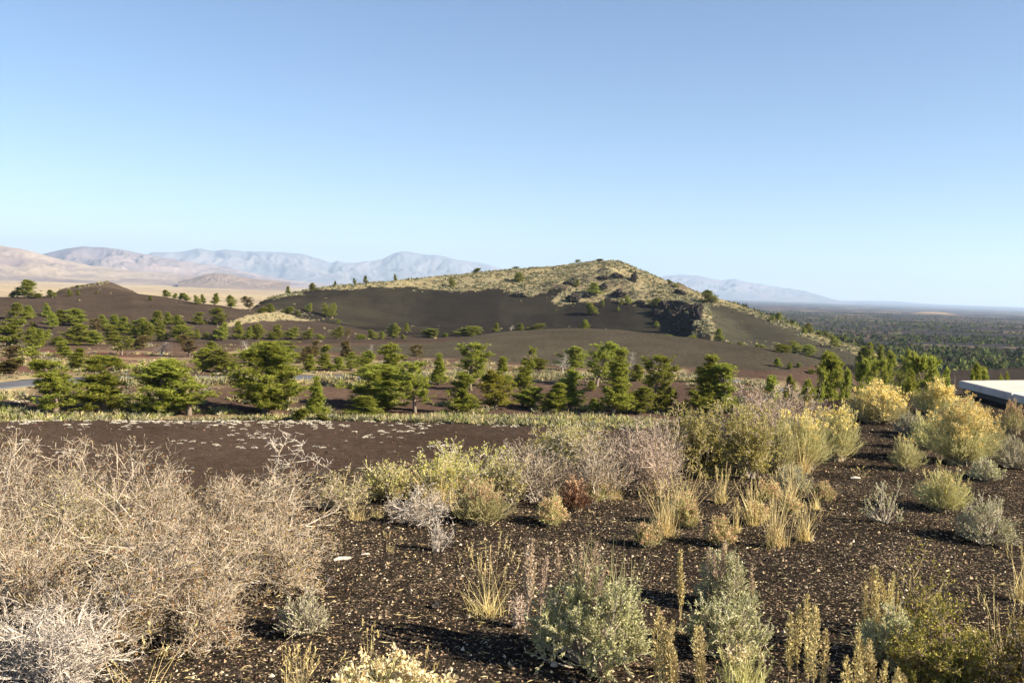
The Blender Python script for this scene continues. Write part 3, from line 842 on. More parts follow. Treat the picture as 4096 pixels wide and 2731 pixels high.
# foot of the cone
for a in [(65, 655, 797, 95, 'bushy'), (235, 665, 797, 100, 'tall'), (345, 685, 797, 120, 'bushy'), (485, 705, 797, 95, 'bushy'), (605, 755, 792, 70, 'round'), (745, 680, 792, 95, 'bushy'), (825, 700, 792, 45, 'umbrella', 'needles_brown'), (935, 755, 797, 70, 'round'), (1045, 710, 797, 85, 'bushy'), (1120, 725, 797, 45, 'cone'), (1215, 650, 792, 90, 'bushy'), (1330, 655, 742, 38, 'cone'), (1300, 750, 797, 42, 'bushy'),
          (1520, 700, 782, 120, 'round'), (1810, 678, 767, 160, 'round'), (2080, 655, 735, 45, 'cone'), (2285, 660, 722, 50, 'cone'), (1930, 710, 752, 55, 'round'), (1650, 740, 777, 50, 'round'), (2210, 675, 722, 60, 'snag'), (495, 485, 566, 52, 'bushy'), (650, 485, 607, 75, 'bushy'), (697, 485, 612, 58, 'bushy'), (170, 495, 570, 58, 'cone'), (410, 550, 592, 30, 'round'), (310, 515, 577, 75, 'round'), (745, 625, 665, 28, 'round')]: T(CF, Z2, *a)
for a in [(170, 660, 722, 50, 'cone'), (285, 660, 717, 105, 'round'), (725, 625, 717, 60, 'bushy'), (692, 690, 727, 55, 'round'), (1190, 735, 767, 65, 'round'), (1300, 745, 777, 38, 'round'), (1460, 755, 792, 60, 'round'), (1600, 760, 807, 75, 'round'), (1855, 700, 817, 62, 'cone'), (1955, 815, 847, 38, 'round'), (2050, 820, 857, 42, 'round'), (2170, 835, 877, 44, 'round'), (2245, 845, 886, 50, 'round'), (895, 715, 745, 30, 'snag')]: T(CF, Z3, *a)
# on the cone
for a in [(530, 315, 387, 62, 'bushy'), (720, 300, 332, 26, 'cone'), (890, 275, 317, 30, 'cone'), (980, 255, 307, 32, 'cone'), (1235, 240, 287, 26, 'cone'), (325, 345, 387, 32, 'cone'), (1715, 270, 357, 55, 'bushy'), (2280, 228, 312, 70, 'bushy'), (1905, 188, 216, 55, 'round'), (2255, 178, 202, 60, 'umbrella')]: T(CO, Z2, *a)
for a in [(655, 118, 146, 40, 'umbrella'), (830, 112, 132, 50, 'round'), (650, 290, 357, 48, 'bushy'), (795, 310, 422, 85, 'cone'), (1085, 420, 502, 52, 'bushy'), (1025, 450, 507, 26, 'cone'), (1000, 515, 557, 22, 'cone'), (870, 460, 527, 22, 'cone'), (790, 485, 592, 88, 'round'), (1310, 440, 522, 105, 'bushy'), (1320, 640, 692, 42, 'cone'), (1490, 545, 602, 62, 'round'), (1780, 375, 487, 110, 'bushy'), (1445, 288, 307, 35, 'round'), (1490, 318, 357, 32, 'bushy'), (1110, 200, 232, 28, 'cone')]: T(CO, Z3, *a)
# right flank of the cone
for a in [(180, 440, 492, 46, 'bushy'), (235, 410, 482, 62, 'bushy'), (105, 415, 437, 30, 'round'), (455, 530, 592, 46, 'bushy'), (495, 500, 592, 62, 'bushy'), (565, 570, 607, 36, 'round'), (645, 570, 632, 62, 'bushy'), (710, 600, 707, 82, 'bushy'), (810, 610, 672, 72, 'round'), (345, 490, 522, 60, 'round'), (385, 650, 752, 112, 'bushy'), (270, 680, 752, 110, 'round'), (490, 680, 777, 92, 'bushy'),
          (235, 790, 872, 60, 'cone'), (330, 830, 892, 46, 'cone'), (410, 830, 882, 46, 'bushy'), (510, 890, 932, 55, 'round')]: T(FL, Z4, *a)
# right, below the rabbitbrush bank
for x, yt, yb, w, st, d in [(190, 920, 1090, 160, 'cone', 70), (350, 920, 1080, 140, 'bushy', 74), (455, 950, 1060, 120, 'bushy', 80), (690, 718, 1010, 260, 'bushy', 92), (570, 860, 1010, 120, 'tall', 88), (800, 850, 1010, 140, 'bushy', 84), (930, 785, 1000, 160, 'tall', 104), (1080, 775, 1000, 160, 'umbrella', 100), (1480, 722, 1000, 300, 'umbrella', 76), (1300, 855, 1020, 200, 'bushy', 70),
                           (1850, 805, 985, 170, 'bushy', 88), (2000, 850, 985, 130, 'cone', 94), (2190, 890, 985, 130, 'bushy', 82), (2095, 900, 980, 100, 'bushy', 100), (1020, 650, 745, 95, 'bushy', 210), (1085, 680, 755, 65, 'cone', 200), (940, 680, 745, 105, 'round', 215), (1170, 720, 805, 100, 'bushy', 180), (1270, 698, 812, 105, 'bushy', 170), (1650, 845, 980, 90, 'tall', 120), (1740, 860, 980, 30, 'snag', 60)]:
    T(RR, Z4, x, yt, yb, w, st, 'needles', d)

BAND = {FR: (69, 92), FB: (92, 150), VL: (120, 300), LC: (230, 420), CF: (216, 420), CO: (400, 524), FL: (160, 440), RR: (0, 0)}
ROWTXT = {FR: 'in the front row', FB: 'behind the front row', VL: 'in the left hollow',
          LC: 'on the left brow', CF: 'at the cone foot', CO: 'on the cone', FL: 'on the right flank of the cone', RR: 'beyond the right bank'}
GRP = {FR: 'front row of pines', FB: 'pines by the road', VL: 'pines in the left hollow', LC: 'pines on the left brow', CF: 'pines at the foot of the cone', CO: 'pines on the cone', FL: 'pines on the right flank', RR: 'pines on the right'}
LOOK = dict(bushy='full bushy green pine', cone='young pointed green pine', tall='tall ragged green pine', sparse='open pine with bare trunk', umbrella='broad-topped green pine', spire='slender pine with dead grey tip', round='low rounded green pine bush', snag='leafless grey dead pine')
def ordinal(n):
    b = ['first', 'second', 'third', 'fourth', 'fifth', 'sixth', 'seventh', 'eighth', 'ninth', 'tenth', 'eleventh', 'twelfth', 'thirteenth', 'fourteenth', 'fifteenth', 'sixteenth', 'seventeenth', 'eighteenth', 'nineteenth', 'twentieth']
    if n <= 20: return b[n - 1]
    tens = {2: 'twenty', 3: 'thirty', 4: 'forty', 5: 'fifty'}[n // 10]
    return tens + '-' + b[n % 10 - 1] if n % 10 else {30: 'thirtieth', 40: 'fortieth', 50: 'fiftieth'}[n]
count = {}
for t in sorted(TREES, key=lambda t: t['px']):
    row = t['row']
    if t['d']:
        a, _ = pdir(t['px'], t['pb']); x, y = t['d'] * math.sin(a), t['d'] * math.cos(a); z = float(H(x, y))
    else:
        x, y, z = place(t['px'], t['pb'], *BAND[row])
    _, pyb, dep = project(x, y, z)
    hgt = max(.5, (pyb - t['pt']) * dep / FPX)
    wid = t['w'] * dep / FPX
    var = PINES[t['style']]
    tm, cm, w0, h0, lm = var[_rt.randrange(len(var))]
    brown = t['fol']
    nm = 'dead_pine' if t['style'] == 'snag' else 'pine_tree'
    sz, sxy = hgt / h0, wid / w0 * (.97 if row in (FR, FB, VL) else 1.0)
    e = empty(nm, (x, y, z), _rt.uniform(0, 6.28), (sxy * _rt.uniform(.9, 1.1), sxy, sz))
    e.rotation_euler = (_rt.gauss(0, .03), _rt.gauss(0, .03), e.rotation_euler.z)
    tag(obj('limbs', lm, None, obj('trunk', tm, None, e)), kind='stuff')
    if cm:
        key = brown + cm.name
        if key not in PINES:
            c2 = cm if brown == 'needles' else cm.copy()
            c2.materials.clear(); c2.materials.append(M[brown]); PINES[key] = c2
        obj('crown', PINES[key], None, e)
    look = LOOK[t['style']]
    if brown == 'needles_brown': look = look.replace('green', 'browning') if 'green' in look else 'browning ' + look
    if brown == 'needles_yellow': look = look.replace('green', 'yellow-green')
    count[(row, look)] = count.get((row, look), 0) + 1
    t['e'] = e; t['look'] = look; t['n'] = count[(row, look)]
for t in TREES:
    tot = count[(t['row'], t['look'])]
    lab = ('the only ' + t['look'] if tot == 1 else ordinal(t['n']) + ' ' + t['look'] + ' from the left') + ' ' + ROWTXT[t['row']]
    tag(t['e'], lab, 'tree', GRP[t['row']])

# ------------------------------------------------------------------ uncountable brush, grass, far woods, gravel
def tuft_tpl(seed, n, spread, flat):
    rng = np.random.default_rng(seed)
    D = dome_dirs(n, rng, .15, 1.0)
    P = D * [.25, .25, 0] * rng.uniform(.2, 1, (n, 1))
    V, F = leaves(P, D + [0, 0, flat], rng.uniform(.6, 1.0, n), np.full(n, spread), rng, True)
    return V, F
def blob_tpl(seed):
    rng = np.random.default_rng(seed)
    D = dome_dirs(15, rng, .0, 1.0)
    V, F = leaves(D * .35, D + rng.normal(0, .5, D.shape), rng.uniform(.4, .7, 15), np.full(15, .42), rng, True)
    return V, F
def scatter(tpls, P, S, cols, rng):
    Vs = []; Fs = []; Cs = []; n = 0
    which = rng.integers(0, len(tpls), len(P))
    rot = rng.uniform(0, 2 * math.pi, len(P))
    for k, (tv, tf) in enumerate(tpls):
        i = np.where(which == k)[0]
        if not len(i): continue
        c, s = np.cos(rot[i])[:, None], np.sin(rot[i])[:, None]
        x = (tv[:, 0] * c - tv[:, 1] * s) * S[i, 0:1]; y = (tv[:, 0] * s + tv[:, 1] * c) * S[i, 0:1]; z = tv[None, :, 2] * S[i, 1:2]
        Vs.append(np.stack([x + P[i, 0:1], y + P[i, 1:2], z + P[i, 2:3]], -1).reshape(-1, 3))
        Fs.append((tf[None] + (np.arange(len(i)) * len(tv))[:, None, None]).reshape(-1, tf.shape[1]) + n)
        Cs.append(np.repeat(cols[i], len(tv), 0)); n += len(i) * len(tv)
    return np.concatenate(Vs), Fs, np.concatenate(Cs)
TUFT = [tuft_tpl(s, 14, .22, .25) for s in range(4)]
BLOB = [blob_tpl(s + 20) for s in range(4)]
rng = np.random.default_rng(77)
def pick(cols, n, rng, jit=.12):
    c = np.array(cols)[rng.integers(0, len(cols), n)]
    return c * (1 + rng.normal(0, jit, (n, 1)))
def ground_pts(n, a0, a1, d0, d1, rng, power=1.0):
    a = rng.uniform(a0, a1, n); d = d0 + (d1 - d0) * rng.uniform(0, 1, n) ** power
    x, y = d * np.sin(a), d * np.cos(a)
    return x, y, H(x, y), d, a
STRAW = [(.40, .33, .16), (.46, .38, .20), (.34, .29, .16), (.30, .27, .14), (.27, .26, .13)]
SAGEC = [(.20, .20, .12), (.26, .25, .16), (.17, .17, .09), (.30, .28, .18), (.22, .19, .11)]
# grass and low brush under the front pines
x, y, z, d, a = ground_pts(8000, R(-30), R(19), 72.5, 92, rng, 1.5)
k = fbm(x / 4, y / 4, 3, 5) + .35 * smooth(85, 78, d) > .04
x, y, z = x[k], y[k], z[k]; n = len(x)
S = np.stack([rng.uniform(.3, .8, n), rng.uniform(.2, .75, n)], -1)
V, F, Cc = scatter(TUFT, np.stack([x, y, z - .03], -1), S, pick(STRAW + SAGEC + [(.20, .22, .06), (.26, .27, .08)], n, rng, .2), rng)
tag(obj('dry_grass', mesh('dry_grass', V, F, Cc), M['cover']), 'straw-coloured grass and low brush under the front pines', 'grass', kind='stuff')
# roadside and hollow brush
x, y, z, d, a = ground_pts(12000, R(-30), R(22), 92, 215, rng)
roadd = np.interp(a, az_in, Dk[5][:len(az_in)])
k = ((np.abs(d - roadd) > 4.2) & ((np.abs(d - roadd) < 8 + 3 * rng.normal(size=len(d))) | (fbm(x / 11, y / 11, 3, 6) > .22))) & ~((a > R(-13)) & (d > 152))
x, y, z = x[k], y[k], z[k]; n = len(x)
S = np.stack([rng.uniform(.3, .8, n), rng.uniform(.2, .6, n)], -1)
V, F, Cc = scatter(TUFT, np.stack([x, y, z - .03], -1), S, pick(STRAW + SAGEC, n, rng), rng)
tag(obj('roadside_brush', mesh('roadside_brush', V, F, Cc), M['cover']), 'pale dry brush lining the road and the hollow behind', 'brush', kind='stuff')
x, y, z, d, a = ground_pts(9000, R(-22.5), R(15), 98, 127, rng)
roadd = np.interp(a, az_in, Dk[5][:len(az_in)])
k = (d < roadd - 3.2) & (d > roadd - 7) & (fbm(x / 7, y / 7, 3, 16) > -.22)
x, y, z = x[k], y[k], z[k]; n = len(x)
S = np.stack([rng.uniform(.6, 1.1, n), rng.uniform(.55, 1.15, n)], -1)
V, F, Cc = scatter(TUFT, np.stack([x, y, z - .03], -1), S, pick(STRAW + SAGEC, n, rng), rng)
tag(obj('verge_brush', mesh('verge_brush', V, F, Cc), M['cover']), 'taller dry brush on the near verge hiding parts of the road', 'brush', kind='stuff')
# sagebrush on the cone's grassy cap and the bank beside it
gi = np.argwhere((capm | strip) & (bump < 6) & (PX > -20) & (PX < 1040))
selc = gi[rng.integers(0, len(gi), 12500)]
str_ = np.where(rng.uniform(size=len(selc)) < .13, 5.0, 1.0)
x = GX[selc[:, 0], selc[:, 1]] + rng.normal(0, .6, len(selc)) * str_; y = GY[selc[:, 0], selc[:, 1]] + rng.normal(0, 1.1, len(selc)) * str_; z = H(x, y); n = len(x)
big = fbm(x / 10, y / 10, 3, 63) + rng.normal(0, .3, n)
dcr = np.hypot(x, y)
lower = smooth(4, 40, np.interp(np.arctan2(x, y), az_in, Dk[10][:len(az_in)]) - dcr)
s0 = np.where(big + lower * .5 > .25, rng.uniform(.7, 1.5, n), rng.uniform(.3, .7, n))
S = np.stack([s0, s0 * .8], -1)
cg = pick(STRAW + SAGEC[:2], n, rng); cs = pick(SAGEC, n, rng)
Cc = np.where((big + lower * .5 > .25)[:, None], cs, cg)
V, F, Cc = scatter(BLOB, np.stack([x, y, z - .05], -1), S, Cc, rng)
tag(obj('sagebrush_cover', mesh('sagebrush_cover', V, F, Cc), M['cover']), 'grey-green sagebrush and tan grass covering the cone', 'brush', kind='stuff')
x, y, z, d, a = ground_pts(9000, R(-27), R(24), 225, 420, rng)
px_, py_, _ = project(x, y, z)
bank = in_poly(px_, py_, RX(Z1, [(1650, 790), (1750, 740), (2000, 660), (2200, 640), (2400, 660), (2700, 760), (2500, 740), (2200, 720), (1900, 740)])) | \
    in_poly(px_, py_, RX(Z4, [(0, 640), (200, 650), (300, 700), (520, 760), (500, 790), (200, 740), (-100, 700)])) | (in_poly(px_, py_, RX(Z1, [(430, 500), (600, 455), (800, 425), (870, 430), (840, 450), (600, 490)])) & (rng.uniform(size=len(x)) < .5))
k = bank | (rng.uniform(size=len(x)) < .02)
x, y, z = x[k], y[k], z[k]; n = len(x)
S = np.stack([rng.uniform(.4, 1.0, n), rng.uniform(.3, .8, n)], -1)
V, F, Cc = scatter(BLOB, np.stack([x, y, z - .05], -1), S, pick(STRAW + SAGEC, n, rng), rng)
tag(obj('bank_brush', mesh('bank_brush', V, F, Cc), M['cover']), 'tan brush on the low banks beside the cone', 'brush', kind='stuff')
# woods scattered over the lava plain
x, y, z, d, a = ground_pts(14000, R(7), R(31), 190, 3600, rng, 1.5)
k = (d > np.interp(a, az_in, Dk[10][:len(az_in)]) + 25 * (a < R(21))) & (fbm(x / 130, y / 70, 4, 91) + .35 * smooth(900, 300, d) > -.05)
x, y, z, d = x[k], y[k], z[k], d[k]; n = len(x)
s0 = rng.uniform(1.3, 3.0, n)
S = np.stack([s0, s0 * rng.uniform(.9, 1.5, n)], -1)
Cc = pick([(.06, .08, .035), (.09, .11, .04), (.13, .15, .05), (.045, .055, .04), (.08, .07, .055)], n, rng)
V, F, Cc = scatter(BLOB, np.stack([x, y, z + .2 * s0], -1), S, Cc, rng)
tag(obj('far_woodland', mesh('far_woodland', V, F, Cc), M['cover']), 'scattered far pines dotting the dark lava plain', 'woods', kind='stuff')

# gravel close by
def rock_tpl(seed, n=8):
    r_ = np.random.default_rng(seed)
    P = np.array([[1, 0, 0], [0, 1, 0], [-1, 0, 0], [0, -1, 0], [0, 0, 1], [0, 0, -1]], float)
    P = P * r_.uniform(.6, 1.1, (6, 1)) + r_.normal(0, .18, (6, 3))
    P[:, 2] *= .75
    P[:4, 2] -= .45
    return P[:5], np.array([[0, 1, 4], [1, 2, 4], [2, 3, 4], [3, 0, 4]])
ROCK = [rock_tpl(s) for s in range(8)]
n = 66000
x, y, z, d, a = ground_pts(n, R(-29), R(29), 3.3, 13, rng, 1.5)
s0 = np.clip(rng.lognormal(math.log(.0047), .5, n), .0025, .03)
lightp = rng.uniform(size=n) < .30 + .22 * fbm(x / .7, y / .7, 3, 19)
s0 = np.minimum(s0 * np.where(rng.uniform(size=n) < .012, 2.2, 1.0), .015)
Cc = np.where(lightp[:, None], pick([(.36, .27, .17), (.44, .34, .22), (.28, .19, .12), (.52, .44, .33), (.33, .22, .13)], n, rng), pick([(.035, .028, .024), (.055, .043, .036), (.09, .055, .042), (.025, .021, .02)], n, rng))
S = np.stack([s0 * rng.uniform(.8, 1.4, n), s0], -1)
V, F, Cc = scatter(ROCK, np.stack([x, y, z + s0 * .25], -1), S, Cc, rng)
tag(obj('cinder_gravel', mesh('cinder_gravel', V, F, Cc), M['pebble']), 'black cinder gravel with pale pebbles in the foreground', 'gravel', kind='stuff')
n = 5000
x, y, z, d, a = ground_pts(n, R(-29), R(29), 3.3, 11, rng, 1.4)
az_ = rng.uniform(0, 6.28, n)
L_ = rng.uniform(.012, .07, n); W_ = rng.uniform(.002, .004, n)
V, F = leaves(np.stack([x, y, z + .012], -1), np.stack([np.cos(az_), np.sin(az_), rng.normal(0, .08, n)], -1), L_, W_, rng)
tag(obj('straw_litter', mesh('straw_litter', V, F), M['straw']), 'bits of dry straw and twig lying on the cinders', 'litter', kind='stuff')
# cinder lumps on the red flat
n = 9000
x, y, z, d, a = ground_pts(n, R(-30), R(20), 20, 82, rng, .8)
s0 = np.clip(rng.lognormal(math.log(.05), .45, n), .02, .2)
V, F, Cc = scatter(ROCK, np.stack([x, y, z + s0 * .2], -1), np.stack([s0, s0], -1), pick([(.05, .035, .03), (.09, .05, .04), (.03, .025, .023), (.13, .075, .055)], n, rng), rng)
tag(obj('cinder_lumps', mesh('cinder_lumps', V, F, Cc), M['pebble']), 'dark cinder lumps strewn over the red flat', 'gravel', kind='stuff')

# ------------------------------------------------------------------ pale cushion plants on the red flat
CUSH = []
for s in range(5):
    r_ = np.random.default_rng(s + 300)
    D = dome_dirs(60, r_, .05, 1.0)
    P = D * np.array([.36, .36, .16])
    V, F = leaves(P, D + r_.normal(0, .5, D.shape), r_.uniform(.12, .2, 60), np.full(60, .11), r_)
    CUSH.append(mesh('cushion', V, F)); CUSH[-1].materials.append(M['cushion'])
pts = []
r_ = np.random.default_rng(9)
for i in range(9000):
    px_ = r_.uniform(-10, 650); v = r_.uniform() ** 2.2
    py_ = 420.5 + v * 58
    dens = fbm(np.array([px_ / 26.0]), np.array([py_ / 7.0]), 3, 15)[0]
    edge = max(0, 1 - (py_ - 420) / 12)
    if dens + .55 * edge + r_.normal(0, .12) < .36: continue
    p = place(px_, py_, 30, 76.5)
    pts.append((p[0], p[1], p[2]))
    if len(pts) >= 640: break
# a scattering beyond the front pines on the left
for i in range(60):
    p = place(r_.uniform(0, 60), r_.uniform(389, 402), 76, 95); pts.append(p)
pts = np.array(pts)
_, _, dep = project(pts[:, 0], pts[:, 1], pts[:, 2])
order = np.argsort(dep)
rest = order[300:]
for i in order[:300]:
    o = obj('cushion_plant', CUSH[r_.integers(0, 5)], None, None, tuple(pts[i] - [0, 0, .02]))
    s_ = r_.uniform(.16, .5); o.scale = (s_ * r_.uniform(.9, 1.6), s_, s_ * .7); o.rotation_euler = (0, 0, r_.uniform(0, 6.28))
    tag(o, 'small pale grey cushion plant dotting the red cinder flat', 'plant', 'pale cushion plants on the cinder flat')
tv = np.zeros(len(CUSH[0].vertices) * 3); CUSH[0].vertices.foreach_get('co', tv); tv = tv.reshape(-1, 3)
s0 = r_.uniform(.16, .48, len(rest))
V, F, _c = scatter([(tv, np.arange(len(tv)).reshape(-1, 4))], pts[rest] - [0, 0, .02], np.stack([s0 * 1.15, s0 * .8], -1), np.ones((len(rest), 3)), rng)
tag(obj('far_cushion_plants', mesh('far_cushion_plants', V, F), M['cushion']), 'band of pale cushion plants along the far edge of the flat', 'plants', kind='stuff')

# ------------------------------------------------------------------ foreground plants
def ray_ground(px, py, dist=None):
    if dist: 
        a, _ = pdir(px, py); x, y = dist * math.sin(a), dist * math.cos(a); return x, y, float(H(x, y))
    return place(px, py, 2.5, 25)

def dims(p, wpx, hpx):
    _, _, dep = project(*p); return wpx * dep / FPX, hpx * dep / FPX

def twig_parts(rng, w, h, nstem=18, levels=3, r0=.010, upright=.0, crook=.28, kids=(3, 5), minr=.0017, dense=0.0):
    segs = []; tips = []
    def grow(p, d, L, r, lev):
        n = 4 if lev == 0 else 3
        for k in range(n):
            d = d + rng.normal(0, crook, 3) + np.array([0, 0, .04 + upright])
            d = d / np.linalg.norm(d)
            q = p + d * L / n
            if q[2] < .015: q[2] = .015 + abs(rng.normal(0, .01))
            ra_ = max(minr, r * (1 - k / n * .5)); rb_ = max(minr * .8, r * (1 - (k + 1) / n * .5))
            segs.append([*p, *q, ra_, rb_])
            if lev < levels:
                for _ in range(rng.integers(1, 3) if lev == 1 else ((1 + (rng.uniform() < dense)) if lev else rng.integers(*kids))):
                    e = d * .6 + rng.normal(0, .62, 3) + np.array([0, 0, .1 + upright]); e /= np.linalg.norm(e)
                    grow(q, e, L * rng.uniform(.32, .58), r * .40, lev + 1)
            p = q
        tips.append(np.concatenate([p, d]))
    D = dome_dirs(nstem, rng, .12 + upright, 1.0)
    for i in range(nstem):
        tgt = D[i] * np.array([w * .5, w * .5, h]) * rng.uniform(.55, .9)
        base = np.array([rng.normal(0, w * .06), rng.normal(0, w * .06), -.02])
        v = tgt - base; L = np.linalg.norm(v)
        grow(base, v / L, L * .85, r0 * rng.uniform(.7, 1.2), 0)
    return np.array(segs), np.array(tips)

STUFFPARTS = {'blades', 'basal_leaves', 'leaves', 'twigs', 'flower_heads', 'green_stems', 'woody_stems', 'stems', 'grass_blades', 'branches'}
def lobes(D, rng, amt=.22):
    a = np.arctan2(D[:, 1], D[:, 0]); p = rng.uniform(0, 6.28, 4)
    k = 1 + amt * (.5 * np.sin(2 * a + p[0] + D[:, 2] * 2) + .4 * np.sin(3 * a + p[1] - D[:, 2] * 3) + .35 * np.sin(5 * a + p[2] + 4 * D[:, 2]))
    return np.clip(k - amt * .35, .5, 1.08)[:, None]

def finish(name, p, label, cat, parts, group=None):
    e = empty(name, p)
    for nm, (V, F), mat, *sub in parts:
        po = obj(nm, mesh(nm, V, F), M[mat], e)
        if nm in STUFFPARTS: po['kind'] = 'stuff'
        for sn, (sv, sf), sm in sub: obj(sn, mesh(sn, sv, sf), M[sm], po)
    return tag(e, label, cat, group)

SEED = [1000]
def nrng():
    SEED[0] += 1; return np.random.default_rng(SEED[0])

def bush(px, py, wpx, hpx, label, wood='greytwig', leaf='dryleaf', nleaf=2500, nstem=20, dist=None, name='bitterbrush', leafsize=.014, upright=0.0, levels=3, crook=.16, minr=.0010):
    rng = nrng(); p = ray_ground(px, py, dist); w, h = dims(p, wpx, hpx)
    dep_ = math.hypot(p[0], p[1]); minr = max(minr * .8, dep_ * .00014)
    segs, tips = twig_parts(rng, w, h, int(nstem * (.9 if dep_ < 6.6 else .68)), levels, .0068, upright, crook, minr=minr, dense=.55 if dep_ < 6.6 else 0.0)
    leafsize = max(leafsize, dep_ * .0021)
    # keep to the outline
    mx = np.percentile(np.abs(segs[:, 3:5]), 98); mz = np.percentile(segs[:, 5], 99)
    sc = np.array([w * .5 / mx, w * .5 / mx, h / mz]); segs[:, 0:3] *= sc; segs[:, 3:6] *= sc; tips[:, :3] *= sc
    ok = (segs[:, 5] < h * 1.04) & (np.hypot(segs[:, 3], segs[:, 4]) < w * .58)
    segs = segs[ok]
    thick = segs[:, 6] > .0034
    parts = [('branches', tubes(segs[thick], 3), 'palewhite' if wood == 'greytwig' else wood), ('twigs', ribbons(segs[~thick]), wood)]
    if nleaf:
        if leaf == 'dryleaf': nleaf = int(nleaf * .72)
        fine = segs[~thick]; i = rng.integers(0, len(fine), nleaf); t = rng.uniform(.2, 1, (nleaf, 1))
        P = fine[i, 0:3] * (1 - t) + fine[i, 3:6] * t
        D = unit(fine[i, 3:6] - fine[i, 0:3]) * .5 + rng.normal(0, .6, (nleaf, 3)) + [0, 0, .4]
        V = leaves(P, D, rng.uniform(.7, 1.5, nleaf) * leafsize, rng.uniform(.4, .65, nleaf) * leafsize, rng)
        parts.append(('leaves', V, leaf))
    return finish(name, p, label, 'shrub', parts)

def sage(px, py, wpx, hpx, label, nleaf=4200, leaf='sage', stalks=0, grass=0, dist=None, leafsize=.017, stalkside=0, sparse=False, stalkmat='brownseed', stalkh=.55):
    rng = nrng(); p = ray_ground(px, py, dist); w, h = dims(p, wpx, hpx)
    ns = 26 if sparse else 110
    D = dome_dirs(ns, rng, .05, 1.0); segs = []; tw = []; lb = lobes(D, rng, .12)[:, 0]
    for i in range(ns):
        tip = D[i] * np.array([w * .5, w * .5, h]) * rng.uniform(.72, 1.05) * lb[i]
        tip[2] = max(tip[2], .03)
        base = np.array([rng.normal(0, w * .04), rng.normal(0, w * .04), -.02])
        mid = base * .45 + tip * .55 - np.array([0, 0, h * .06]) + rng.normal(0, w * .03, 3); mid[2] = max(mid[2], .015)
        segs += [[*base, *mid, .006, .004], [*mid, *tip, .004, .002]]
        for k in range(7 if not sparse else 4):
            t = rng.uniform(.35, 1); q = mid * (1 - t) + tip * t
            e = unit(D[i] * .5 + rng.normal(0, .45, 3) + [0, 0, .55]); l = rng.uniform(.10, .24) * h
            q2 = q + e * l; segs.append([*q, *q2, .002, .0012]); tw.append([*q, *q2])
    tw = np.array(tw)
    i = rng.integers(0, len(tw), nleaf); t = rng.uniform(0, 1, (nleaf, 1)) ** .7
    P = tw[i, :3] * (1 - t) + tw[i, 3:] * t
    DD_ = unit(tw[i, 3:] - tw[i, :3]) + rng.normal(0, .55, (nleaf, 3))
    V = leaves(P, DD_, rng.uniform(.6, 1.3, nleaf) * leafsize, rng.uniform(.28, .45, nleaf) * leafsize, rng)
    parts = [('stems', tubes(np.array(segs), 3), 'sagestem'), ('leaves', V, leaf)]
    if stalks:
        ph = rng.uniform(0, 6.28, stalks)
        B = np.stack([np.cos(ph) * w * .3 + stalkside * w * .28, np.sin(ph) * w * .25, np.full(stalks, h * .35)], -1)
        parts += [('seed_stalk', a_, stalkmat, ('seed_plume', b_, stalkmat)) for a_, b_ in (seedstalks(B[k:k + 1], rng, h * stalkh * 1.5, .010) for k in range(stalks))]
    if grass:
        B = np.stack([rng.normal(w * .08, w * .16, grass), rng.normal(0, w * .12, grass), np.full(grass, h * .5)], -1)
        Dg = np.stack([rng.normal(0, .22, grass), rng.normal(0, .2, grass), np.ones(grass)], -1)
        bv, bf, _ = blades(B, Dg, rng.uniform(.5, .95, grass) * h, np.full(grass, .0042), rng.normal(0, .08, grass), rng)
        parts.append(('grass_blades', (bv, bf), 'greengrass'))
    return finish('sagebrush', p, label, 'shrub', parts)

def seedstalks(B, rng, L, rad, lean=.14):
    """thin stalks with a plume of seeds along the upper part"""
    segs = []; P = []; D = []; Ls = []
    for b in B:
        d = unit(np.array([rng.normal(0, lean), rng.normal(0, lean), 1.0])); l = L * rng.uniform(.75, 1.15)
        tip = b + d * l
        mid = (b + tip) / 2 + rng.normal(0, .01, 3)
        segs += [[*b, *mid, .0026, .0022], [*mid, *tip, .0022, .001]]
        ns = int(260 * min(1.6, l / .3))
        t = rng.uniform(.36, 1.0, ns)
        prof = np.sin(np.clip((t - .30) / .72, 0, 1) * math.pi) ** .6
        ph = rng.uniform(0, 6.28, ns)
        off = np.stack([np.cos(ph), np.sin(ph), np.zeros(ns)], -1) * (rad * prof * rng.uniform(.3, 1, ns))[:, None]
        q = np.where((t < .5)[:, None], b + (mid - b) * (t * 2)[:, None], mid + (tip - mid) * (t * 2 - 1)[:, None]) + off
        P.append(q); D.append(off / rad + d * .9 + rng.normal(0, .3, (ns, 3)))
    P = np.concatenate(P); D = np.concatenate(D)
    return tubes(np.array(segs), 3), leaves(P, D, rng.uniform(.009, .017, len(P)), rng.uniform(.005, .009, len(P)), rng)

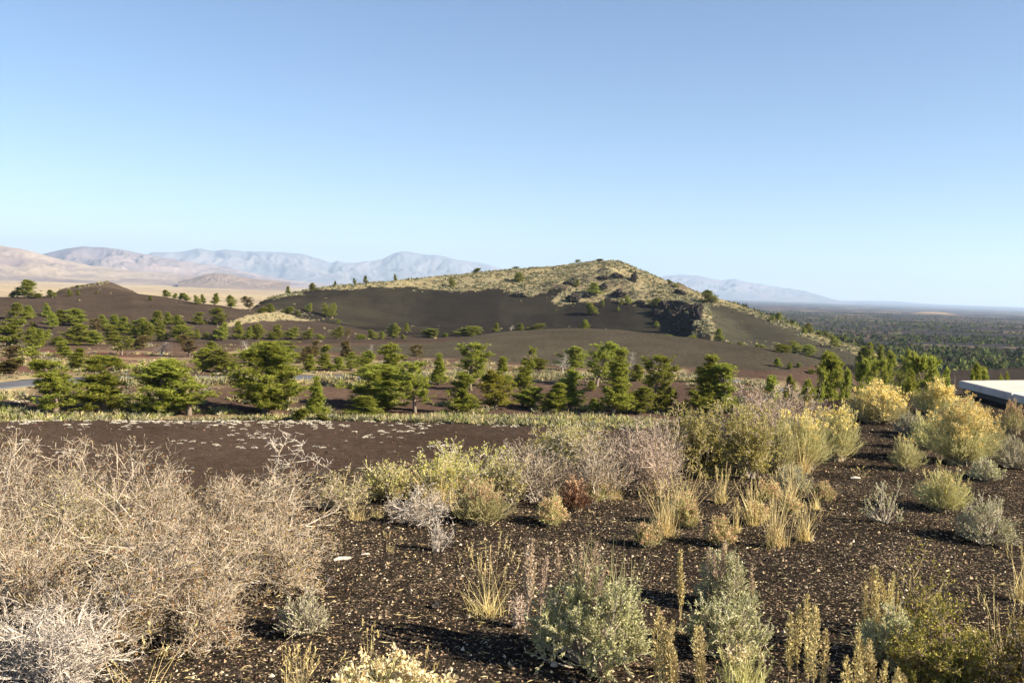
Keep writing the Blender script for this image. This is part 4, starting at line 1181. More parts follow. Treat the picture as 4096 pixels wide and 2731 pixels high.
def rabbit(px, py, wpx, hpx, label, nst=420, flower='yellow', fl=.75, dist=None, name='rabbitbrush', headn=14, head=.016, stemmat='rabbit', lo=.24, flare=.35, leafn=3):
    rng = nrng(); p = ray_ground(px, py, dist); w, h = dims(p, wpx, hpx)
    D = dome_dirs(nst, rng, lo, 1.0)
    tip = D * np.array([w * .5, w * .5, h]) * rng.uniform(.70, 1.06, (nst, 1)) * lobes(D, rng)
    base = np.stack([rng.normal(0, w * .07, nst), rng.normal(0, w * .07, nst), np.full(nst, -.02)], -1)
    c1 = base + (tip - base) * [flare, flare, .40] + rng.normal(0, w * .015, (nst, 3))
    c2 = base + (tip - base) * [.75, .75, .75] + rng.normal(0, w * .015, (nst, 3))
    c1[:, 2] = np.maximum(c1[:, 2], .01); c2[:, 2] = np.maximum(c2[:, 2], .02)
    segs = np.concatenate([np.concatenate([base, c1, np.full((nst, 1), .0036), np.full((nst, 1), .0026)], 1),])
    up = np.concatenate([np.concatenate([c1, c2, np.full((nst, 1), .0026), np.full((nst, 1), .002)], 1), np.concatenate([c2, tip, np.full((nst, 1), .002), np.full((nst, 1), .0012)], 1)])
    # side sprigs
    ks = nst * 3; i = rng.integers(0, nst, ks); t = rng.uniform(0, .9, (ks, 1)); q = c2[i] * (1 - t) + tip[i] * t
    e = unit(unit(tip[i] - c2[i]) + rng.normal(0, .35, (ks, 3)) + [0, 0, .2]); q2 = q + e * rng.uniform(.04, .13, (ks, 1)) * h * 1.2
    up = np.concatenate([up, np.concatenate([q, q2, np.full((ks, 1), .0016), np.full((ks, 1), .001)], 1)])
    nl = nst * leafn * 2; i = rng.integers(0, len(up), nl); t = rng.uniform(0, 1, (nl, 1)); P = up[i, :3] * (1 - t) + up[i, 3:6] * t
    lv = leaves(P, unit(up[i, 3:6] - up[i, :3]) + rng.normal(0, .3, (nl, 3)), rng.uniform(.015, .04, nl), rng.uniform(.0025, .004, nl), rng)
    parts = [('woody_stems', tubes(segs, 3), 'rabbitwood'), ('green_stems', join(ribbons(up), lv), stemmat)]
    if flower:
        cand = np.concatenate([tip, q2[::3]]); hi = cand[:, 2] / h + rng.normal(0, .12, len(cand)) > (1 - fl)
        cand = cand[hi & (rng.uniform(size=len(cand)) < .33)]
        P = np.repeat(cand, headn, 0) + rng.normal(0, head * .5, (len(cand) * headn, 3))
        Df = rng.normal(0, .6, P.shape) + [0, 0, .6]
        parts.append(('flower_heads', leaves(P, Df, rng.uniform(.6, 1.2, len(P)) * head, rng.uniform(.4, .7, len(P)) * head, rng), flower))
    return finish(name, p, label, 'shrub', parts)

def grass(px, py, wpx, hpx, label, n=70, mat='straw', seeds=.25, dist=None, wide=.0034, spread=.35, basal=True):
    rng = nrng(); p = ray_ground(px, py, dist); w, h = dims(p, wpx, hpx)
    wide = max(wide, math.hypot(p[0], p[1]) * .00075)
    B = np.stack([rng.normal(0, w * .11, n), rng.normal(0, w * .11, n), np.full(n, -.02)], -1)
    ph = rng.uniform(0, 6.28, n); s = np.abs(rng.normal(0, 1, n)) * .5 * w / h
    Dg = np.stack([np.cos(ph) * s, np.sin(ph) * s, np.ones(n)], -1)
    L = h * np.where(rng.uniform(size=n) < .4, rng.uniform(.75, 1.05, n), rng.uniform(.35, .75, n))
    bd = rng.normal(.12, .15, n) * spread * 2
    parts = []; ns = 12
    def heads(tip, Dk_):
        P = np.repeat(tip, ns, 0) - np.repeat(unit(Dk_), ns, 0) * np.tile(np.linspace(0, .16, ns), len(tip))[:, None] * h
        return leaves(P, np.repeat(Dk_, ns, 0) + rng.normal(0, .3, P.shape), rng.uniform(.012, .02, len(P)), rng.uniform(.003, .005, len(P)), rng)
    tall = L > h * .72
    if basal: single = np.where(tall)[0][:24]
    else: single = np.arange(n)[:40]
    for k in single:      # tall stems one by one, each with its seed head
        v_, f_, tp = blades(B[k:k + 1], Dg[k:k + 1], L[k:k + 1], np.full(1, wide), bd[k:k + 1], rng)
        parts.append(('stem', (v_, f_), mat, ('seed_head', heads(tp, Dg[k:k + 1]), mat)) if seeds and tall[k] else ('stem', (v_, f_), mat))
    restk = np.setdiff1d(np.arange(n), single)
    if basal:
        m = n * 2; B2 = np.stack([rng.normal(0, w * .14, m), rng.normal(0, w * .14, m), np.full(m, -.01)], -1)
        D2 = np.stack([rng.normal(0, .45, m), rng.normal(0, .45, m), np.ones(m)], -1)
        v2, f2, _ = blades(B2, D2, rng.uniform(.12, .32, m) * h, np.full(m, wide * .9), rng.normal(.1, .2, m), rng)
        v1, f1, _ = blades(B[restk], Dg[restk], L[restk], np.full(len(restk), wide), bd[restk], rng)
        parts.append(('blades', join((v1, f1), (v2, f2)), mat))
    return finish('grass_clump', p, label, 'grass', parts)

def stalkgroup(px, py, wpx, hpx, label, n=5, mat='gold', dist=None, rad=.017, depth=.12):
    rng = nrng(); p = ray_ground(px, py, dist); w, h = dims(p, wpx, hpx)
    B = np.stack([rng.uniform(-w / 2, w / 2, n), rng.uniform(-depth, depth, n), np.full(n, -.02)], -1)
    parts = [('seed_stalk', a_, mat, ('seed_plume', b_, mat)) for a_, b_ in (seedstalks(B[k:k + 1], rng, h, rad, .07) for k in range(n))]
    m = n * 10; B2 = np.repeat(B, 10, 0) + rng.normal(0, .015, (m, 3)) * [1, 1, 0]
    v2, f2, _ = blades(B2, np.stack([rng.normal(0, .6, m), rng.normal(0, .6, m), np.ones(m)], -1), rng.uniform(.12, .3, m) * h, np.full(m, .006), rng.normal(.2, .2, m), rng)
    parts.append(('basal_leaves', (v2, f2), 'sage'))
    return finish('seed_stalk_plant', p, label, 'plant', parts)

ZA = lambda x, y: (x * .1723, 412.5 + y * .1723)
ZB = lambda x, y: (325 + x * .1723, 412.5 + y * .1723)
ZC = lambda x, y: (650 + x * .2043, 362.5 + y * .2043)
def q(z, x0, x1, y0, yb, bx=None):
    """base pixel, width and height in pixels from a box seen in the photo"""
    l, t = z(x0, y0); r_, b = z(x1, yb); return (z(bx, yb)[0] if bx is not None else (l + r_) / 2), b, r_ - l, b - t

# the big thicket on the left
bush(*q(ZA, -420, 520, 150, 840), 'tall rust-tipped twiggy shrub at the upper left edge of the thicket', nstem=30, nleaf=5200)
bush(*q(ZA, 400, 1180, 200, 880), 'tall bleached twiggy shrub at the top middle of the left thicket', nstem=28, nleaf=4200)
bush(*q(ZA, 1130, 1960, 330, 720), 'twiggy shrub at the right end of the left thicket, below a leaning bare branch', nstem=26, nleaf=3600)
bush(*q(ZA, 480, 1420, 560, 1280), 'wide pale twiggy shrub in the middle front of the left thicket', nstem=32, nleaf=5000)
bush(*q(ZA, 1150, 1920, 600, 1010), 'low sprawling twiggy shrub on the right side of the left thicket', nstem=26, nleaf=3400)
bush(*q(ZA, -350, 560, 540, 1130), 'shaded grey twiggy shrub against the left picture edge', nstem=28, nleaf=4200)
bush(*q(ZA, -150, 760, 1090, 1600), 'silvery leafless shrub in the bottom left corner', wood='palewhite', nstem=24, nleaf=700, leafsize=.008)
bush(*q(ZA, 820, 1440, 1000, 1370), 'small low twiggy shrub at the front tip of the left thicket', nstem=20, nleaf=2200)
bush(*q(ZA, 150, 820, 380, 900), 'olive-tinged twiggy shrub in the heart of the left thicket', leaf='oliveleaf', nstem=26, nleaf=4200)
bush(*q(ZA, 900, 1500, 380, 800), 'golden twiggy shrub between the tall ones and the right end of the thicket', nstem=24, nleaf=3400)
bush(*q(ZA, 300, 950, 820, 1420), 'dim tangled shrub low in the front of the left thicket', nstem=24, nleaf=2800)
# the bare branch standing out of it
rng = nrng(); p = ray_ground(*ZA(1500, 690))
w, h = dims(p, 60, 98)
sg = [[0, 0, -.02, .03, 0, h * .35, .011, .009], [.03, 0, h * .35, .10, .02, h * .62, .009, .007], [.10, .02, h * .62, .20, .01, h * .70, .007, .005], [.20, .01, h * .70, .33, .02, h * .74, .005, .003], [.33, .02, h * .74, .42, .02, h * .66, .003, .002],
      [.10, .02, h * .62, .12, 0, h * .80, .006, .004], [.12, 0, h * .80, .06, 0, h * .93, .004, .002], [.12, 0, h * .80, .18, .02, h * 1.0, .004, .002], [.20, .01, h * .70, .27, 0, h * .9, .004, .002]]
base = list(sg)
for k in range(150):
    s = np.array(base[rng.integers(1, len(base))]); t = rng.uniform(.3, 1); a_ = s[:3] * (1 - t) + s[3:6] * t
    b_ = a_ + unit(rng.normal(0, 1, 3) + [0, 0, .5]) * rng.uniform(.02, .08)
    sg.append([*a_, *b_, .0025, .0014])
    if rng.uniform() < .5:
        c_ = b_ + unit(rng.normal(0, 1, 3)) * rng.uniform(.015, .04); sg.append([*b_, *c_, .0016, .001])
finish('bare_branch', p, 'bare forked branch rising above the right end of the left thicket', 'branch', [('limb', tubes(np.array(sg[:9]), 5), 'greytwig'), ('twigs', tubes(np.array(sg[9:]), 3), 'palewhite')])

sage(*q(ZA, 1590, 1910, 1030, 1275), 'small pale sage bush alone right of the left thicket', nleaf=1500, leafsize=.014)
grass(*q(ZA, 1560, 1900, 1290, 1640), 'straw grass clump behind the cream flowers at the bottom', n=70)
rabbit(*q(ZA, 1660, 2740, 1450, 1800), 'low rabbitbrush with faded cream flowers at the bottom edge', nst=260, flower='cream', fl=.8, head=.021, headn=24)
grass(*q(ZA, 520, 1090, 1200, 1640), 'tall thin straw stalks at the bottom below the left thicket', n=18, seeds=.5, basal=False)
# bleached wood
def stick(px, py, lenpx, label, pts, r, mat='palewhite', name='bleached_stick'):
    p = ray_ground(px, py); L, _ = dims(p, lenpx, 1)
    sg = []
    for k in range(len(pts) - 1):
        a_, b_ = np.array(pts[k]) * L, np.array(pts[k + 1]) * L
        ra_, rb_ = r[k] * L, r[k + 1] * L
        sg.append([*a_, *b_, ra_, rb_])
    V, F = tubes(np.array(sg), 7)
    e = obj(name, mesh(name, V, F, None, True), M[mat], None, (p[0], p[1], p[2] + max(r) * L * .6))
    return tag(e, label, 'wood')
stick(*ZB(100, 868), 16, 'short thick bleached piece of wood on the cinders by the thicket', [(-.5, -.25, -.02), (-.25, -.12, .05), (0, -.02, .06), (.22, .12, .02), (.5, .3, .03)], [.09, .13, .12, .14, .07])
stick(*ZB(235, 826), 8, 'small pale wood chip beside the thick bleached piece', [(-.5, -.2, 0), (0, 0, .05), (.5, .3, 0)], [.07, .12, .05])
stick(*ZB(880, 655), 20, 'thin bleached stick lying under the rusty-topped shrub', [(-.5, -.1, 0), (0, .02, .03), (.5, .2, 0)], [.012, .018, .010])
stick(*ZC(1005, 572), 10, 'flat whitish stone-like wood scrap on the path', [(-.5, 0, 0), (-.1, .05, .04), (.5, 0, 0)], [.08, .16, .10])

# middle of the picture
bush(*q(ZB, 170, 520, 290, 520), 'yellow-green leafy shrub at the left end of the middle hedge', wood='greytwig', leaf='oliveleaf', nleaf=4200, nstem=20, leafsize=.019, upright=.12)
bush(*q(ZB, 540, 1060, 175, 500), 'tall yellow-green feathery shrub in the middle hedge', wood='palewhite', leaf='yellowleaf', nleaf=6500, nstem=24, leafsize=.019, upright=.14)
grass(*q(ZB, 440, 860, 220, 560), 'large pale straw grass clump in front of the yellow-green hedge', n=130)
bush(*q(ZB, 370, 790, 420, 640), 'silvery dead twig shrub sprawling below the pale grass clump', wood='palewhite', nleaf=300, nstem=18)
rabbit(*q(ZB, 690, 1115, 395, 640), 'brown-topped dry shrub fanning up below the yellow-green hedge', flower='rust', nst=420, stemmat='rabbit', fl=.45, head=.012, name='dry_buckwheat')
rabbit(*q(ZB, 1190, 1425, 480, 655), 'small rusty dried shrub alone in the middle of the cinders', flower='rust', nst=200, fl=.8, head=.013, name='dry_buckwheat')
rabbit(*q(ZB, 1330, 1570, 380, 570), 'dark red-stemmed plant at the foot of the grey hedge', flower='rust', nst=200, fl=.4, head=.011, stemmat='maroon', name='dry_buckwheat')
rabbit(*q(ZB, 1770, 1970, 620, 770), 'small orange-tan dried shrub left of the straw grass clump', flower='rust', nst=160, fl=.85, head=.013, name='dry_buckwheat')
rabbit(*q(ZB, 1440, 1650, 370, 520), 'tan-headed dried shrub tucked under the grey hedge', flower='rust', nst=200, fl=.6, head=.012, name='dry_buckwheat')
bush(*q(ZB, 1030, 1420, 170, 510), 'grey leafless twig shrub at the left of the grey hedge', wood='greytwig', nleaf=500, nstem=26, upright=.08)
bush(*q(ZB, 1330, 1760, 120, 510), 'grey leafless twig shrub in the middle of the grey hedge', wood='greytwig', nleaf=700, nstem=28, upright=.10)
bush(*q(ZB, 1650, 2090, 40, 480), 'tall rosy-grey twig shrub at the right of the grey hedge', wood='pinktwig', nleaf=900, nstem=30, upright=.10)
px_, _ = ZB(1390, 200)
bush(px_, 470, 84, 40, 'yellowish shrub peeping over the back of the grey hedge', leaf='yellowleaf', wood='palewhite', nleaf=5200, nstem=22, leafsize=.02, upright=.15, dist=9.3)
grass(*q(ZB, 95, 290, 480, 615), 'small golden grass tuft right of the left thicket', n=60, seeds=0)
grass(*q(ZB, 255, 350, 500, 605), 'smaller golden tuft beside the first golden tuft', n=40, seeds=0)
grass(*q(ZB, 20, 180, 250, 540), 'tall thin stalks standing at the gap beside the left thicket', n=10, seeds=.5, basal=False)
grass(*q(ZB, 340, 410, 650, 815), 'tiny straw tuft on the open cinders near the bleached wood', n=10)
bush(*q(ZB, 545, 740, 610, 805), 'small dead twig plant on open cinders below the silvery shrub', wood='palewhite', nleaf=0, nstem=9, levels=2, name='dead_twigs')
grass(*q(ZB, 755, 1130, 705, 1172), 'lone tall straw grass tuft left of the big sage', n=60)
bush(*q(ZB, 1030, 1190, 1080, 1265), 'small bare twig plant between the lone grass tuft and the big sage', wood='pinktwig', nleaf=0, nstem=8, levels=2, name='dead_twigs')
sage(*q(ZB, 1180, 1890, 900, 1450), 'largest silver-green sage bush in the centre foreground', nleaf=15000, stalks=16, grass=60, stalkside=-1, leafsize=.019)
grass(*q(ZB, 185, 330, 1180, 1405), 'thin dry stems left of the big sage shadow', n=9, basal=False)
grass(*q(ZB, 520, 650, 1345, 1600), 'thin dry stems at the bottom edge left of the big sage', n=8, basal=False)
rabbit(*q(ZB, 1960, 2180, 450, 660), 'rust-coloured dried shrub at the foot of the tall hedge', flower='rust', nst=180, fl=.6, head=.012, name='dry_buckwheat')

grass(*q(ZB, 560, 840, 230, 500), 'dense pale straw clump between the two yellow-green shrubs', n=120)
grass(*q(ZB, 1240, 1420, 240, 500), 'straw tuft in front of the left grey hedge shrub', n=50)
grass(*q(ZB, 1560, 1760, 300, 500), 'straw tuft in front of the middle grey hedge shrub', n=70)
grass(*q(ZB, 1800, 1990, 250, 480), 'straw tuft standing in the rosy-grey hedge shrub', n=60)
bush(*q(ZB, 880, 1200, 240, 520), 'yellow-green shrub joining the feathery shrub to the grey hedge', wood='palewhite', leaf='oliveleaf', nleaf=3600, nstem=18, leafsize=.019, upright=.14)
rabbit(*q(ZB, 860, 1010, 400, 600), 'straw-topped dry shrub beside the brown-topped one', flower='rust', nst=220, fl=.4, head=.011, name='dry_buckwheat')
bush(*q(ZB, -60, 260, 360, 560), 'low twig shrub in the gap between thicket and hedge', nstem=16, nleaf=1600, leaf='oliveleaf')
# right of the middle
grass(*q(ZC, 60, 260, 470, 740), 'straw clump between the tall clump and the grey twig bush', n=80)
grass(*q(ZC, 440, 560, 560, 800), 'straw clump between the rusty shrubs below the yellow-green pair', n=70)
rabbit(*q(ZC, 440, 600, 680, 790), 'tan dried shrub right of the orange-rust one', flower='rust', nst=150, fl=.8, head=.013, name='dry_buckwheat')
grass(*q(ZC, 610, 760, 480, 720), 'straw clump against the low pale sage', n=70)
rabbit(*q(ZC, 560, 720, 230, 540), 'slim straw-coloured rabbitbrush against the yellow-green pair', nst=260, fl=.12, head=.014)
grass(*q(ZC, 640, 820, 300, 540), 'tall pale stems below the rabbitbrush left of the path', n=70)
rabbit(*q(ZC, 1250, 1480, 240, 430), 'pale green rabbitbrush left of the largest one', nst=320, fl=.12, head=.014)
rabbit(*q(ZC, 1560, 1760, 260, 440), 'straw-green rabbitbrush right of the largest one', nst=320, fl=.25, head=.016)
grass(*q(ZC, -20, 160, 560, 850), 'tall straw grass clump right of the small orange-tan shrub', n=110)
rabbit(*q(ZC, 130, 250, 690, 810), 'rusty dried shrub against the tall straw clump', flower='rust', nst=140, fl=.7, head=.012, name='dry_buckwheat')
rabbit(*q(ZC, 245, 445, 750, 895), 'orange-rust dried shrub casting a dark shadow to its left', flower='rust', nst=220, fl=.85, head=.013, name='dry_buckwheat')
rabbit(*q(ZC, 500, 645, 575, 668), 'flat rusty dried shrub under the yellow-green bush', flower='rust', nst=150, fl=.8, head=.013, name='dry_buckwheat')
rabbit(*q(ZC, 785, 915, 575, 678), 'rusty dried shrub at the edge of the path', flower='rust', nst=150, fl=.8, head=.013, name='dry_buckwheat')
rabbit(*q(ZC, 620, 740, 640, 740), 'tan dried shrub among the straw beside the path', flower='rust', nst=140, fl=.8, head=.013, name='dry_buckwheat')
grass(*q(ZC, 540, 690, 590, 905), 'straw grass clump in front of the others beside the path', n=90)
grass(*q(ZC, 690, 810, 660, 875), 'leaning straw grass clump nearest the path', n=80)
grass(*q(ZC, 290, 400, 480, 690), 'slim straw tuft under the left side of the yellow-green bush', n=45)
grass(*q(ZC, 380, 450, 640, 830), 'short straw tuft behind the orange-rust shrub', n=30)
grass(*q(ZC, 770, 850, 590, 720), 'little straw tuft between the rusty shrubs and the path', n=30)
bush(*q(ZC, 80, 430, 190, 560), 'yellow-green leafy bush, left half of the big pair above the straw', wood='greytwig', leaf='yellowleaf', nleaf=12000, nstem=20, leafsize=.02, upright=.08)
bush(*q(ZC, 330, 640, 210, 560), 'yellow-green leafy bush, right half of the big pair above the straw', wood='greytwig', leaf='yellowleaf', nleaf=10000, nstem=18, leafsize=.02, upright=.08)
x_, _ = ZC(200, 0)
bush(*q(ZC, -60, 170, 270, 590), 'grey twig bush left of the big yellow-green pair', wood='greytwig', nleaf=900, nstem=24, upright=.08)
bush(ZC(500, 0)[0], 440, 74, 62, 'rosy leafless twig shrub rising behind the yellow-green pair', wood='pinktwig', nleaf=900, nstem=30, upright=.14, dist=11.0)
bush(ZC(720, 0)[0], 432, 62, 52, 'grey-brown twig shrub behind the rabbitbrush left of the path', wood='pinktwig', nleaf=900, nstem=26, upright=.14, dist=11.8)
rabbit(*q(ZC, 590, 900, 220, 520), 'tall pale rabbitbrush just left of the path', nst=520, fl=.35, head=.018)
rabbit(*q(ZC, 770, 1040, 200, 475), 'pale rabbitbrush leaning over the path from the left', nst=480, fl=.3, head=.018)
sage(*q(ZC, 595, 800, 500, 630), 'low pale sage at the left edge of the path', nleaf=2600)
rabbit(*q(ZC, 925, 1315, 95, 292), 'wide yellow-flowered rabbitbrush closing off the end of the path', nst=700, fl=.5, head=.026, headn=16)
rabbit(ZC(1400, 0)[0], 398, 48, 34, 'farthest yellow rabbitbrush, beside the corner of the concrete slab', nst=460, fl=.6, head=.03, headn=16, dist=15.5)
rabbit(ZC(1550, 0)[0], 425, 68, 46, 'yellow rabbitbrush in front of the concrete slab edge', nst=600, fl=.6, head=.026, headn=16, dist=12.3)
rabbit(*q(ZC, 1330, 1710, 185, 495), 'largest yellow-topped rabbitbrush right of the path', nst=760, fl=.45, head=.021, headn=16)
sage(*q(ZC, 1200, 1330, 230, 350), 'small dark sage behind the little rabbitbrush by the path', nleaf=1500)
rabbit(*q(ZC, 1160, 1345, 345, 525), 'small greenish rabbitbrush at the right edge of the path', nst=220, fl=.15, head=.014)
rabbit(*q(ZC, 1680, 1860, 180, 345), 'brown dried plant with upright stalks below the slab', flower='rust', nst=260, fl=.5, head=.016, stemmat='rabbit', name='dry_buckwheat')
sage(*q(ZC, 1685, 1870, 360, 515), 'sage bush at the right picture edge below the brown plant', nleaf=2800)
sage(*q(ZC, 1560, 1725, 465, 575), 'small round sage below the largest rabbitbrush', nleaf=2200)
rabbit(*q(ZC, 1285, 1575, 510, 725), 'low pale rabbitbrush with small flowers on the right', nst=420, fl=.4, head=.011, headn=10)
sage(*q(ZC, 1035, 1255, 560, 785), 'thin half-bare sage standing in the path', nleaf=900, sparse=True, leafsize=.014)
sage(*q(ZC, 1490, 1800, 660, 885), 'sage bush with a long dark shadow on the right', nleaf=4200)
grass(*q(ZC, 1740, 1900, 860, 1170), 'straw grass tuft at the right picture edge', n=50)
grass(*q(ZC, 1010, 1060, 490, 560), 'single tiny tuft in the middle of the path', n=6, basal=False)
# bottom right
sage(*q(ZC, 225, 500, 920, 1195), 'round upright sage bush with brown stalks beside it', nleaf=6500, stalks=5, stalkside=-1)
sage(*q(ZC, 145, 600, 1150, 1425), 'low wide silver sage in front of the round upright one', nleaf=8000)
stalkgroup(*q(ZC, 140, 200, 940, 1330), 'tall brown seed stalk standing left of the round sage', n=2, mat='gold', depth=.03, rad=.010)
stalkgroup(*q(ZC, 480, 510, 950, 1210), 'thin seed stalk standing right of the round sage', n=1, mat='brownseed', depth=.02, rad=.007)
stalkgroup(*q(ZC, -30, 70, 1270, 1700), 'golden seed spikes at the bottom right of the big sage', n=4)
stalkgroup(*q(ZC, 70, 270, 1280, 1680), 'golden seed spikes in front of the low wide sage', n=7)
stalkgroup(*q(ZC, 700, 900, 1190, 1680), 'tallest golden seed spikes at the bottom edge', n=6)
stalkgroup(*q(ZC, 900, 1030, 1340, 1700), 'golden seed spikes right of the tallest ones', n=5)
stalkgroup(*q(ZC, 1000, 1200, 1400, 1720), 'short golden seed spikes below the right sage', n=6)
rabbit(*q(ZC, 260, 610, 1340, 1720), 'pale weed with small cream flowers at the bottom edge', nst=120, flower='cream', fl=.35, head=.014, headn=16)
sage(*q(ZC, 1020, 1350, 1200, 1480), 'silver sage on the lower right with dry grass behind', nleaf=5000)
grass(*q(ZC, 1000, 1380, 1030, 1430), 'dry grass and stalks behind the lower right sage', n=70, mat='straw')
stalkgroup(*q(ZC, 1030, 1180, 1020, 1430), 'golden seed stalks rising behind the lower right sage', n=5, rad=.011)
bush(*q(ZC, 1200, 1700, 1190, 1600), 'sprawling olive-green leafy bush in the lower right corner', wood='darktwig', leaf='greenleaf', nleaf=8500, nstem=14, leafsize=.015)
bush(*q(ZC, 1130, 1500, 890, 1380), 'loose green-leaved shoots above the lower right bush', wood='darktwig', leaf='greenleaf', nleaf=1100, nstem=6, leafsize=.016, levels=2, upright=.15)
bush(*q(ZC, 1600, 1960, 1240, 1650), 'leafy green bush cut by the right picture edge', wood='darktwig', leaf='greenleaf', nleaf=5000, nstem=12, leafsize=.015)
grass(*q(ZC, 1560, 1900, 1030, 1560), 'long pale grass stems over the lower right bush', n=40, basal=False)

# ------------------------------------------------------------------ black lava rocks on the flat
def rock(px, py, size, label, dist=(30, 76.5), seed=0):
    p = place(px, py, *dist)
    r_ = np.random.default_rng(seed)
    import bmesh
    bm = bmesh.new(); bmesh.ops.create_icosphere(bm, subdivisions=2, radius=1)
    for v in bm.verts:
        c = v.co; k = 1 + .28 * math.sin(3.1 * c.x + seed) * math.cos(2.7 * c.y - seed) + r_.normal(0, .09)
        v.co = Vector((c.x * k, c.y * k * .9, c.z * k * 1.05 if c.z > 0 else c.z * .5))
    me = bpy.data.meshes.new('lava_rock'); bm.to_mesh(me); bm.free()
    o = obj('lava_rock', me, M['lavarock'], None, (p[0], p[1], p[2] + size * .35)); o.scale = (size,) * 3
    return tag(o, label, 'rock')
M['lavarock'] = woodmat('black_lava', (.012, .011, .011), (.05, .042, .038), 3)
rock(536.6, 423.5, .32, 'largest black lava rock on the far edge of the cinder flat', seed=1)
rock(511, 420.6, .18, 'small black rock left of the largest one on the flat edge', seed=2)
rock(ZB(735, 62)[0], ZB(735, 66)[1], .13, 'small black rock on the flat above the yellow-green hedge', seed=3)
rock(ZB(1060, 195)[0], ZB(1060, 196)[1], .11, 'black rock just above the grey hedge on the flat', seed=4)
rock(ZA(1270, 60)[0], ZA(1270, 62)[1], .14, 'small black rock on the flat above the left thicket', seed=5)
for k, (zx, zy, s, lb) in enumerate([(640, 1135, .022, 'dark cinder lump left of the lone grass tuft'), (10, 985, .025, 'dark cinder lump at the right foot of the left thicket'), (1170, 825, .012, 'small white pebble above the big sage'), (1330, 1480, .016, 'pale tan pebble below the big sage')]):
    o = rock(*ZB(zx, zy), s, lb, (2.5, 12), 20 + k)
    if 'pebble' in lb:
        o.data.materials.clear(); o.data.materials.append(M['palewhite'])

# ------------------------------------------------------------------ crags on the cone
def crag(px, py, wpx, hpx, label, seed, dist=(395, 518)):
    import bmesh
    p = place(px, py, *dist); w, h = dims(p, wpx, hpx)
    r_ = np.random.default_rng(seed)
    bm = bmesh.new(); bmesh.ops.create_icosphere(bm, subdivisions=4, radius=1)
    co = np.array([v.co[:] for v in bm.verts])
    n1 = fbm(co[:, 0] * 1.7 + seed, co[:, 2] * 1.7 + co[:, 1] * 1.1, 4, seed, .6)
    n2 = fbm(co[:, 1] * 2.3 - seed, co[:, 0] * 2.0 + co[:, 2] * 2.6, 4, seed + 1, .6)
    n3 = np.abs(fbm(co[:, 0] * 5 + co[:, 1] * 3, co[:, 2] * 6 + seed, 3, seed + 2))
    k = 1 + .6 * n1 + .5 * n2 - .6 * n3
    co = co * k[:, None] * [w * .55, w * .5, h * .95]
    co[:, 2] = np.where(co[:, 2] < 0, co[:, 2] * .6, co[:, 2])
    for v, c in zip(bm.verts, co): v.co = Vector(c)
    me = bpy.data.meshes.new('lava_crag'); bm.to_mesh(me); bm.free()
    o = obj('lava_crag', me, M['crag'], None, (p[0], p[1], p[2]))
    return tag(o, label, 'rock', 'lava crags on the cone')
M['crag'] = woodmat('dark_lava_crag', (.012, .011, .010), (.065, .047, .038), .5)
for k, (zx, zy, zw, zh, lb) in enumerate([(985, 285, 120, 45, 'dark jagged crag just below the summit of the cone'), (870, 285, 80, 32, 'smaller dark crag left of the summit crag'), (1000, 430, 130, 60, 'broad dark crag halfway down the cone below the summit'),
        (620, 470, 120, 70, 'dark crag at the left end of the grassy cap edge'), (575, 325, 60, 26, 'small dark crag high on the left of the cap'), (880, 360, 70, 30, 'small crag between the summit crag and the broad one'), (1130, 300, 60, 60, 'narrow reddish crag right of the summit crag'),
        (1515, 412, 110, 34, 'low dark crag on the right shoulder of the cone'), (1180, 500, 90, 40, 'low crag below the broad one near a pine'), (160, 425, 110, 26, 'low dark rocks at the lower edge of the cap on the left'), (1420, 570, 150, 105, 'tall black crag at the top of the cliff'), (1500, 650, 170, 130, 'ragged black crag in the upper middle of the cliff'), (1570, 730, 170, 140, 'ragged black crag in the lower middle of the cliff'), (1650, 805, 120, 130, 'black crag at the foot of the cliff'), (1330, 600, 120, 60, 'low black rocks left of the top of the cliff'), (740, 440, 80, 34, 'small dark crag under the pointed pine on the cone')]):
    crag(*q(Z3, zx - zw / 2, zx + zw / 2, zy - zh, zy), lb, 500 + 3 * k)

# ------------------------------------------------------------------ concrete slab
M['concrete'], nt, out = newmat('weathered_concrete')
tc = nt.nodes.new('ShaderNodeTexCoord')
_n = nt.nodes.new('ShaderNodeTexNoise'); _n.inputs['Scale'].default_value = 1.4; _n.inputs['Detail'].default_value = 10; _n.inputs['Roughness'].default_value = .7
nt.links.new(tc.outputs['Object'], _n.inputs['Vector'])
_rr = ramp(nt, [(.34, (.27, .25, .24)), (.46, (.46, .42, .38)), (.7, (.58, .53, .46))])
_b = nt.nodes.new('ShaderNodeBsdfDiffuse')
nt.links.new(_n.outputs[0], _rr.inputs[0]); nt.links.new(_rr.outputs[0], _b.inputs[0]); nt.links.new(_b.outputs[0], out.inputs[0])
M['darkface'] = woodmat('painted_shade_edge', (.05, .045, .04), (.10, .085, .07), 5)  # dark colour stands in for the shadow under the slab's overhang
def flat_at(px, py, z):
    a, rise = pdir(px, py); d = (z - EYE) / rise; return (d * math.sin(a), d * math.cos(a))
zt = .22
A_ = flat_at(959, 380, zt); B_ = flat_at(1024, 395.5, zt); Cc_ = flat_at(1080, 379.0, zt)
dirn = np.array(B_) - np.array(A_); dirn /= np.linalg.norm(dirn)
D_ = np.array(A_) + dirn * 9.0; E_ = np.array(Cc_) + dirn * 9.0
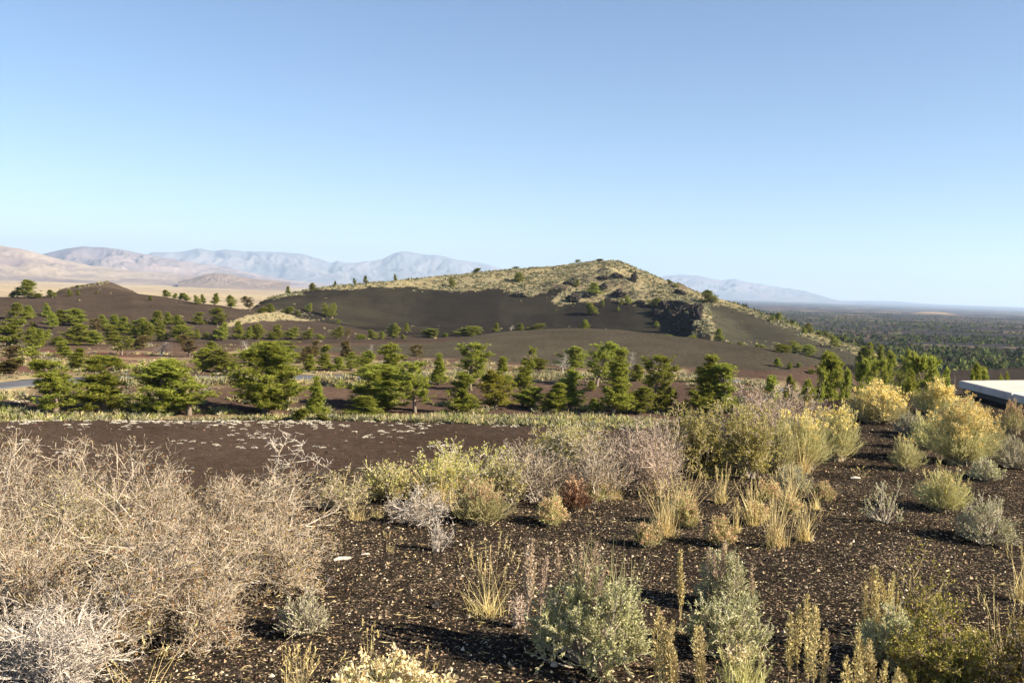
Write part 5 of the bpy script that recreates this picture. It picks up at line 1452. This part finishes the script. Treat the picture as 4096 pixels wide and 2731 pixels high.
def prism(pts, z0, z1, chamfer=.02):
    P = np.array(pts); c = P.mean(0); n = len(P)
    ins = P + (c - P) / np.linalg.norm(c - P, axis=1, keepdims=True) * chamfer
    V = np.concatenate([np.c_[P, np.full(n, z0)], np.c_[P, np.full(n, z1 - chamfer)], np.c_[ins, np.full(n, z1)]])
    F4 = []
    for k in range(n):
        m = (k + 1) % n
        F4 += [[k, m, n + m, n + k], [n + k, n + m, 2 * n + m, 2 * n + k]]
    return V, [np.array(F4), np.array([[2 * n + k for k in range(n)]])]
def reord(pts):   # counter-clockwise
    P = np.array(pts); s = np.sum(P[:, 0] * np.roll(P[:, 1], -1) - np.roll(P[:, 0], -1) * P[:, 1]); return P if s > 0 else P[::-1]
corner = [A_, tuple(D_), tuple(E_), Cc_]
org = np.array(A_)
slab = empty('concrete_slab', (org[0], org[1], 0))
loc = [np.array(c) - org for c in corner]
wid_ = np.array(loc[3]) - np.array(loc[0])
for k in range(4):          # poured panels with open joints
    a0, a1 = 2.25 * k + (.012 if k else 0), 2.25 * (k + 1) - .012
    V, F = prism(reord([np.array(loc[0]) + dirn * a0, np.array(loc[0]) + dirn * a1, np.array(loc[0]) + wid_ + dirn * a1, np.array(loc[0]) + wid_ + dirn * a0]), .10, zt - .004 * (k % 2))
    obj('panel', mesh('panel', V, F), M['concrete'], slab)
cen = np.mean(loc, 0)
V, F = prism(reord([c + (cen - c) * .03 for c in loc]), -.3, .10, .004); obj('footing', mesh('footing', V, F), M['darkface'], slab)
tag(slab, 'pale weathered concrete slab with a dark edge at the right side', 'slab')

# ------------------------------------------------------------------ haze over the far plain and mountains
bx = 29500
zb, zt_ = float(HZ.min()) - 12, 900
V = np.array([[sx_ * bx, sy_ * bx, z_] for z_ in (zb, zt_) for sx_, sy_ in ((-1, -1), (1, -1), (1, 1), (-1, 1))], float)
F = np.array([[3, 2, 1, 0], [4, 5, 6, 7], [0, 1, 5, 4], [1, 2, 6, 5], [2, 3, 7, 6], [3, 0, 4, 7]])
M['haze'], nt, out = newmat('haze')
pv = nt.nodes.new('ShaderNodeVolumePrincipled')
pv.inputs['Color'].default_value = (.56, .74, 1.0, 1)
pv.inputs['Density'].default_value = 5.6e-5
pv.inputs['Anisotropy'].default_value = .2
nt.links.new(pv.outputs[0], out.inputs['Volume'])
hz = tag(obj('haze', mesh('haze', V, F), M['haze']), 'thin blue haze over the far plain and mountains', 'haze', kind='stuff')
